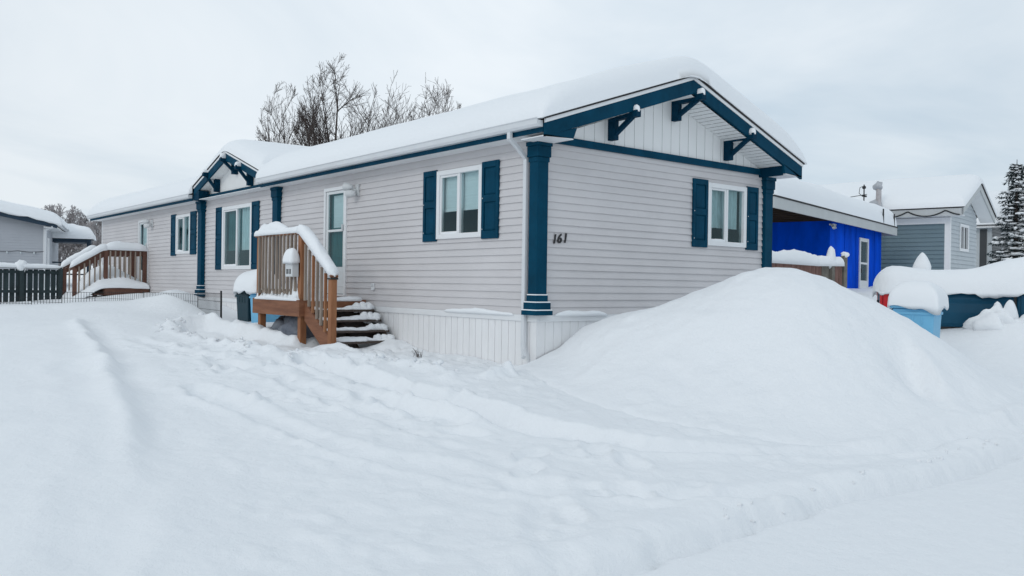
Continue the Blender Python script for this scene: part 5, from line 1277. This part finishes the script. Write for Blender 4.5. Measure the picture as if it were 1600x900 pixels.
# ================================================================== SKY, SUN, CAMERA
SUN_EL, SUN_YAW = 28.0, 285.0       # sun veiled behind cloud
w = bpy.data.worlds.new('World'); bpy.context.scene.world = w; w.use_nodes = True
nt = w.node_tree; bg = nt.nodes['Background']; bg.inputs['Strength'].default_value = 0.1
sky = nt.nodes.new('ShaderNodeTexSky'); sky.sky_type = 'NISHITA'; sky.sun_disc = False
sky.sun_elevation = R(SUN_EL); sky.sun_rotation = R(90 - SUN_YAW)
tc = nt.nodes.new('ShaderNodeTexCoord'); sx = nt.nodes.new('ShaderNodeSeparateXYZ'); lnk(nt, tc.outputs['Generated'], sx.inputs[0])
def math_node(op, a=None, b=None, c=None):
    n = nt.nodes.new('ShaderNodeMath'); n.operation = op
    for i, v in enumerate((a, b, c)):
        if v is None: continue
        if isinstance(v, (int, float)): n.inputs[i].default_value = v
        else: lnk(nt, v, n.inputs[i])
    return n.outputs[0]
zc = math_node('MAXIMUM', sx.outputs['Z'], 0.0); den = math_node('ADD', zc, .16)
ux = math_node('DIVIDE', sx.outputs['X'], den); uy = math_node('DIVIDE', sx.outputs['Y'], den)
cb = nt.nodes.new('ShaderNodeCombineXYZ'); lnk(nt, ux, cb.inputs[0]); lnk(nt, uy, cb.inputs[1])
n1 = nt.nodes.new('ShaderNodeTexNoise'); n1.inputs['Scale'].default_value = .62; n1.inputs['Detail'].default_value = 6; n1.inputs['Roughness'].default_value = .52; n1.inputs['Distortion'].default_value = .5
lnk(nt, cb.outputs[0], n1.inputs['Vector'])
cr = nt.nodes.new('ShaderNodeValToRGB'); e = cr.color_ramp.elements
e[0].position = .36; e[0].color = (.535, .635, .725, 1); e[1].position = .62; e[1].color = (.79, .845, .89, 1)
lnk(nt, n1.outputs['Fac'], cr.inputs['Fac'])
sd_dir = (math.cos(R(26)) * math.cos(R(143)), math.cos(R(26)) * math.sin(R(143)), math.sin(R(26)))     # thinner cloud beyond the house
dp = nt.nodes.new('ShaderNodeVectorMath'); dp.operation = 'DOT_PRODUCT'; lnk(nt, tc.outputs['Generated'], dp.inputs[0]); dp.inputs[1].default_value = sd_dir
glow = math_node('POWER', math_node('MAXIMUM', dp.outputs['Value'], 0.0), 5.0)
gain = math_node('ADD', math_node('MULTIPLY_ADD', zc, .6, 9.0), math_node('MULTIPLY', glow, 1.1))
vm = nt.nodes.new('ShaderNodeVectorMath'); vm.operation = 'SCALE'; lnk(nt, cr.outputs['Color'], vm.inputs[0]); lnk(nt, gain, vm.inputs['Scale'])
mx = nt.nodes.new('ShaderNodeMix'); mx.data_type = 'RGBA'; mx.inputs[0].default_value = .94
lnk(nt, sky.outputs['Color'], mx.inputs[6]); lnk(nt, vm.outputs[0], mx.inputs[7]); lnk(nt, mx.outputs[2], bg.inputs['Color'])

sun = bpy.data.lights.new('sun', 'SUN'); sun.energy = .42; sun.angle = R(20); sun.color = (1.0, .965, .92)
so = bpy.data.objects.new('sun', sun); C.objects.link(so)
sdv = Vector((math.cos(R(SUN_EL)) * math.cos(R(SUN_YAW)), math.cos(R(SUN_EL)) * math.sin(R(SUN_YAW)), math.sin(R(SUN_EL))))
so.rotation_euler = sdv.to_track_quat('Z', 'Y').to_euler(); so.location = (0, 0, 30)

cam = bpy.data.cameras.new('camera'); co = bpy.data.objects.new('camera', cam); C.objects.link(co)
cam.sensor_fit = 'HORIZONTAL'; cam.sensor_width = 36; cam.lens = 1334.93 / 1600 * 36; cam.clip_end = 2000; cam.clip_start = .05
yaw, pitch, roll = 2.458825, -.003468, .01453
fw = Vector((math.cos(yaw) * math.cos(pitch), math.sin(yaw) * math.cos(pitch), math.sin(pitch))); rt = Vector((math.sin(yaw), -math.cos(yaw), 0)); up = rt.cross(fw)
r2 = rt * math.cos(roll) + up * math.sin(roll); u2 = -rt * math.sin(roll) + up * math.cos(roll)
mw = Matrix((( r2.x, u2.x, -fw.x, 8.5949), (r2.y, u2.y, -fw.y, -7.4150), (r2.z, u2.z, -fw.z, .3946), (0, 0, 0, 1)))
co.matrix_world = mw
sc = bpy.context.scene; sc.camera = co
sc.view_settings.view_transform = 'Standard'; sc.view_settings.look = 'None'; sc.view_settings.exposure = .14; sc.view_settings.gamma = 1; sc.view_settings.use_curve_mapping = False
sc.render.engine = 'CYCLES'; sc.cycles.max_bounces = 8; sc.cycles.diffuse_bounces = 4; sc.cycles.transparent_max_bounces = 8
sc.cycles.use_denoising = True
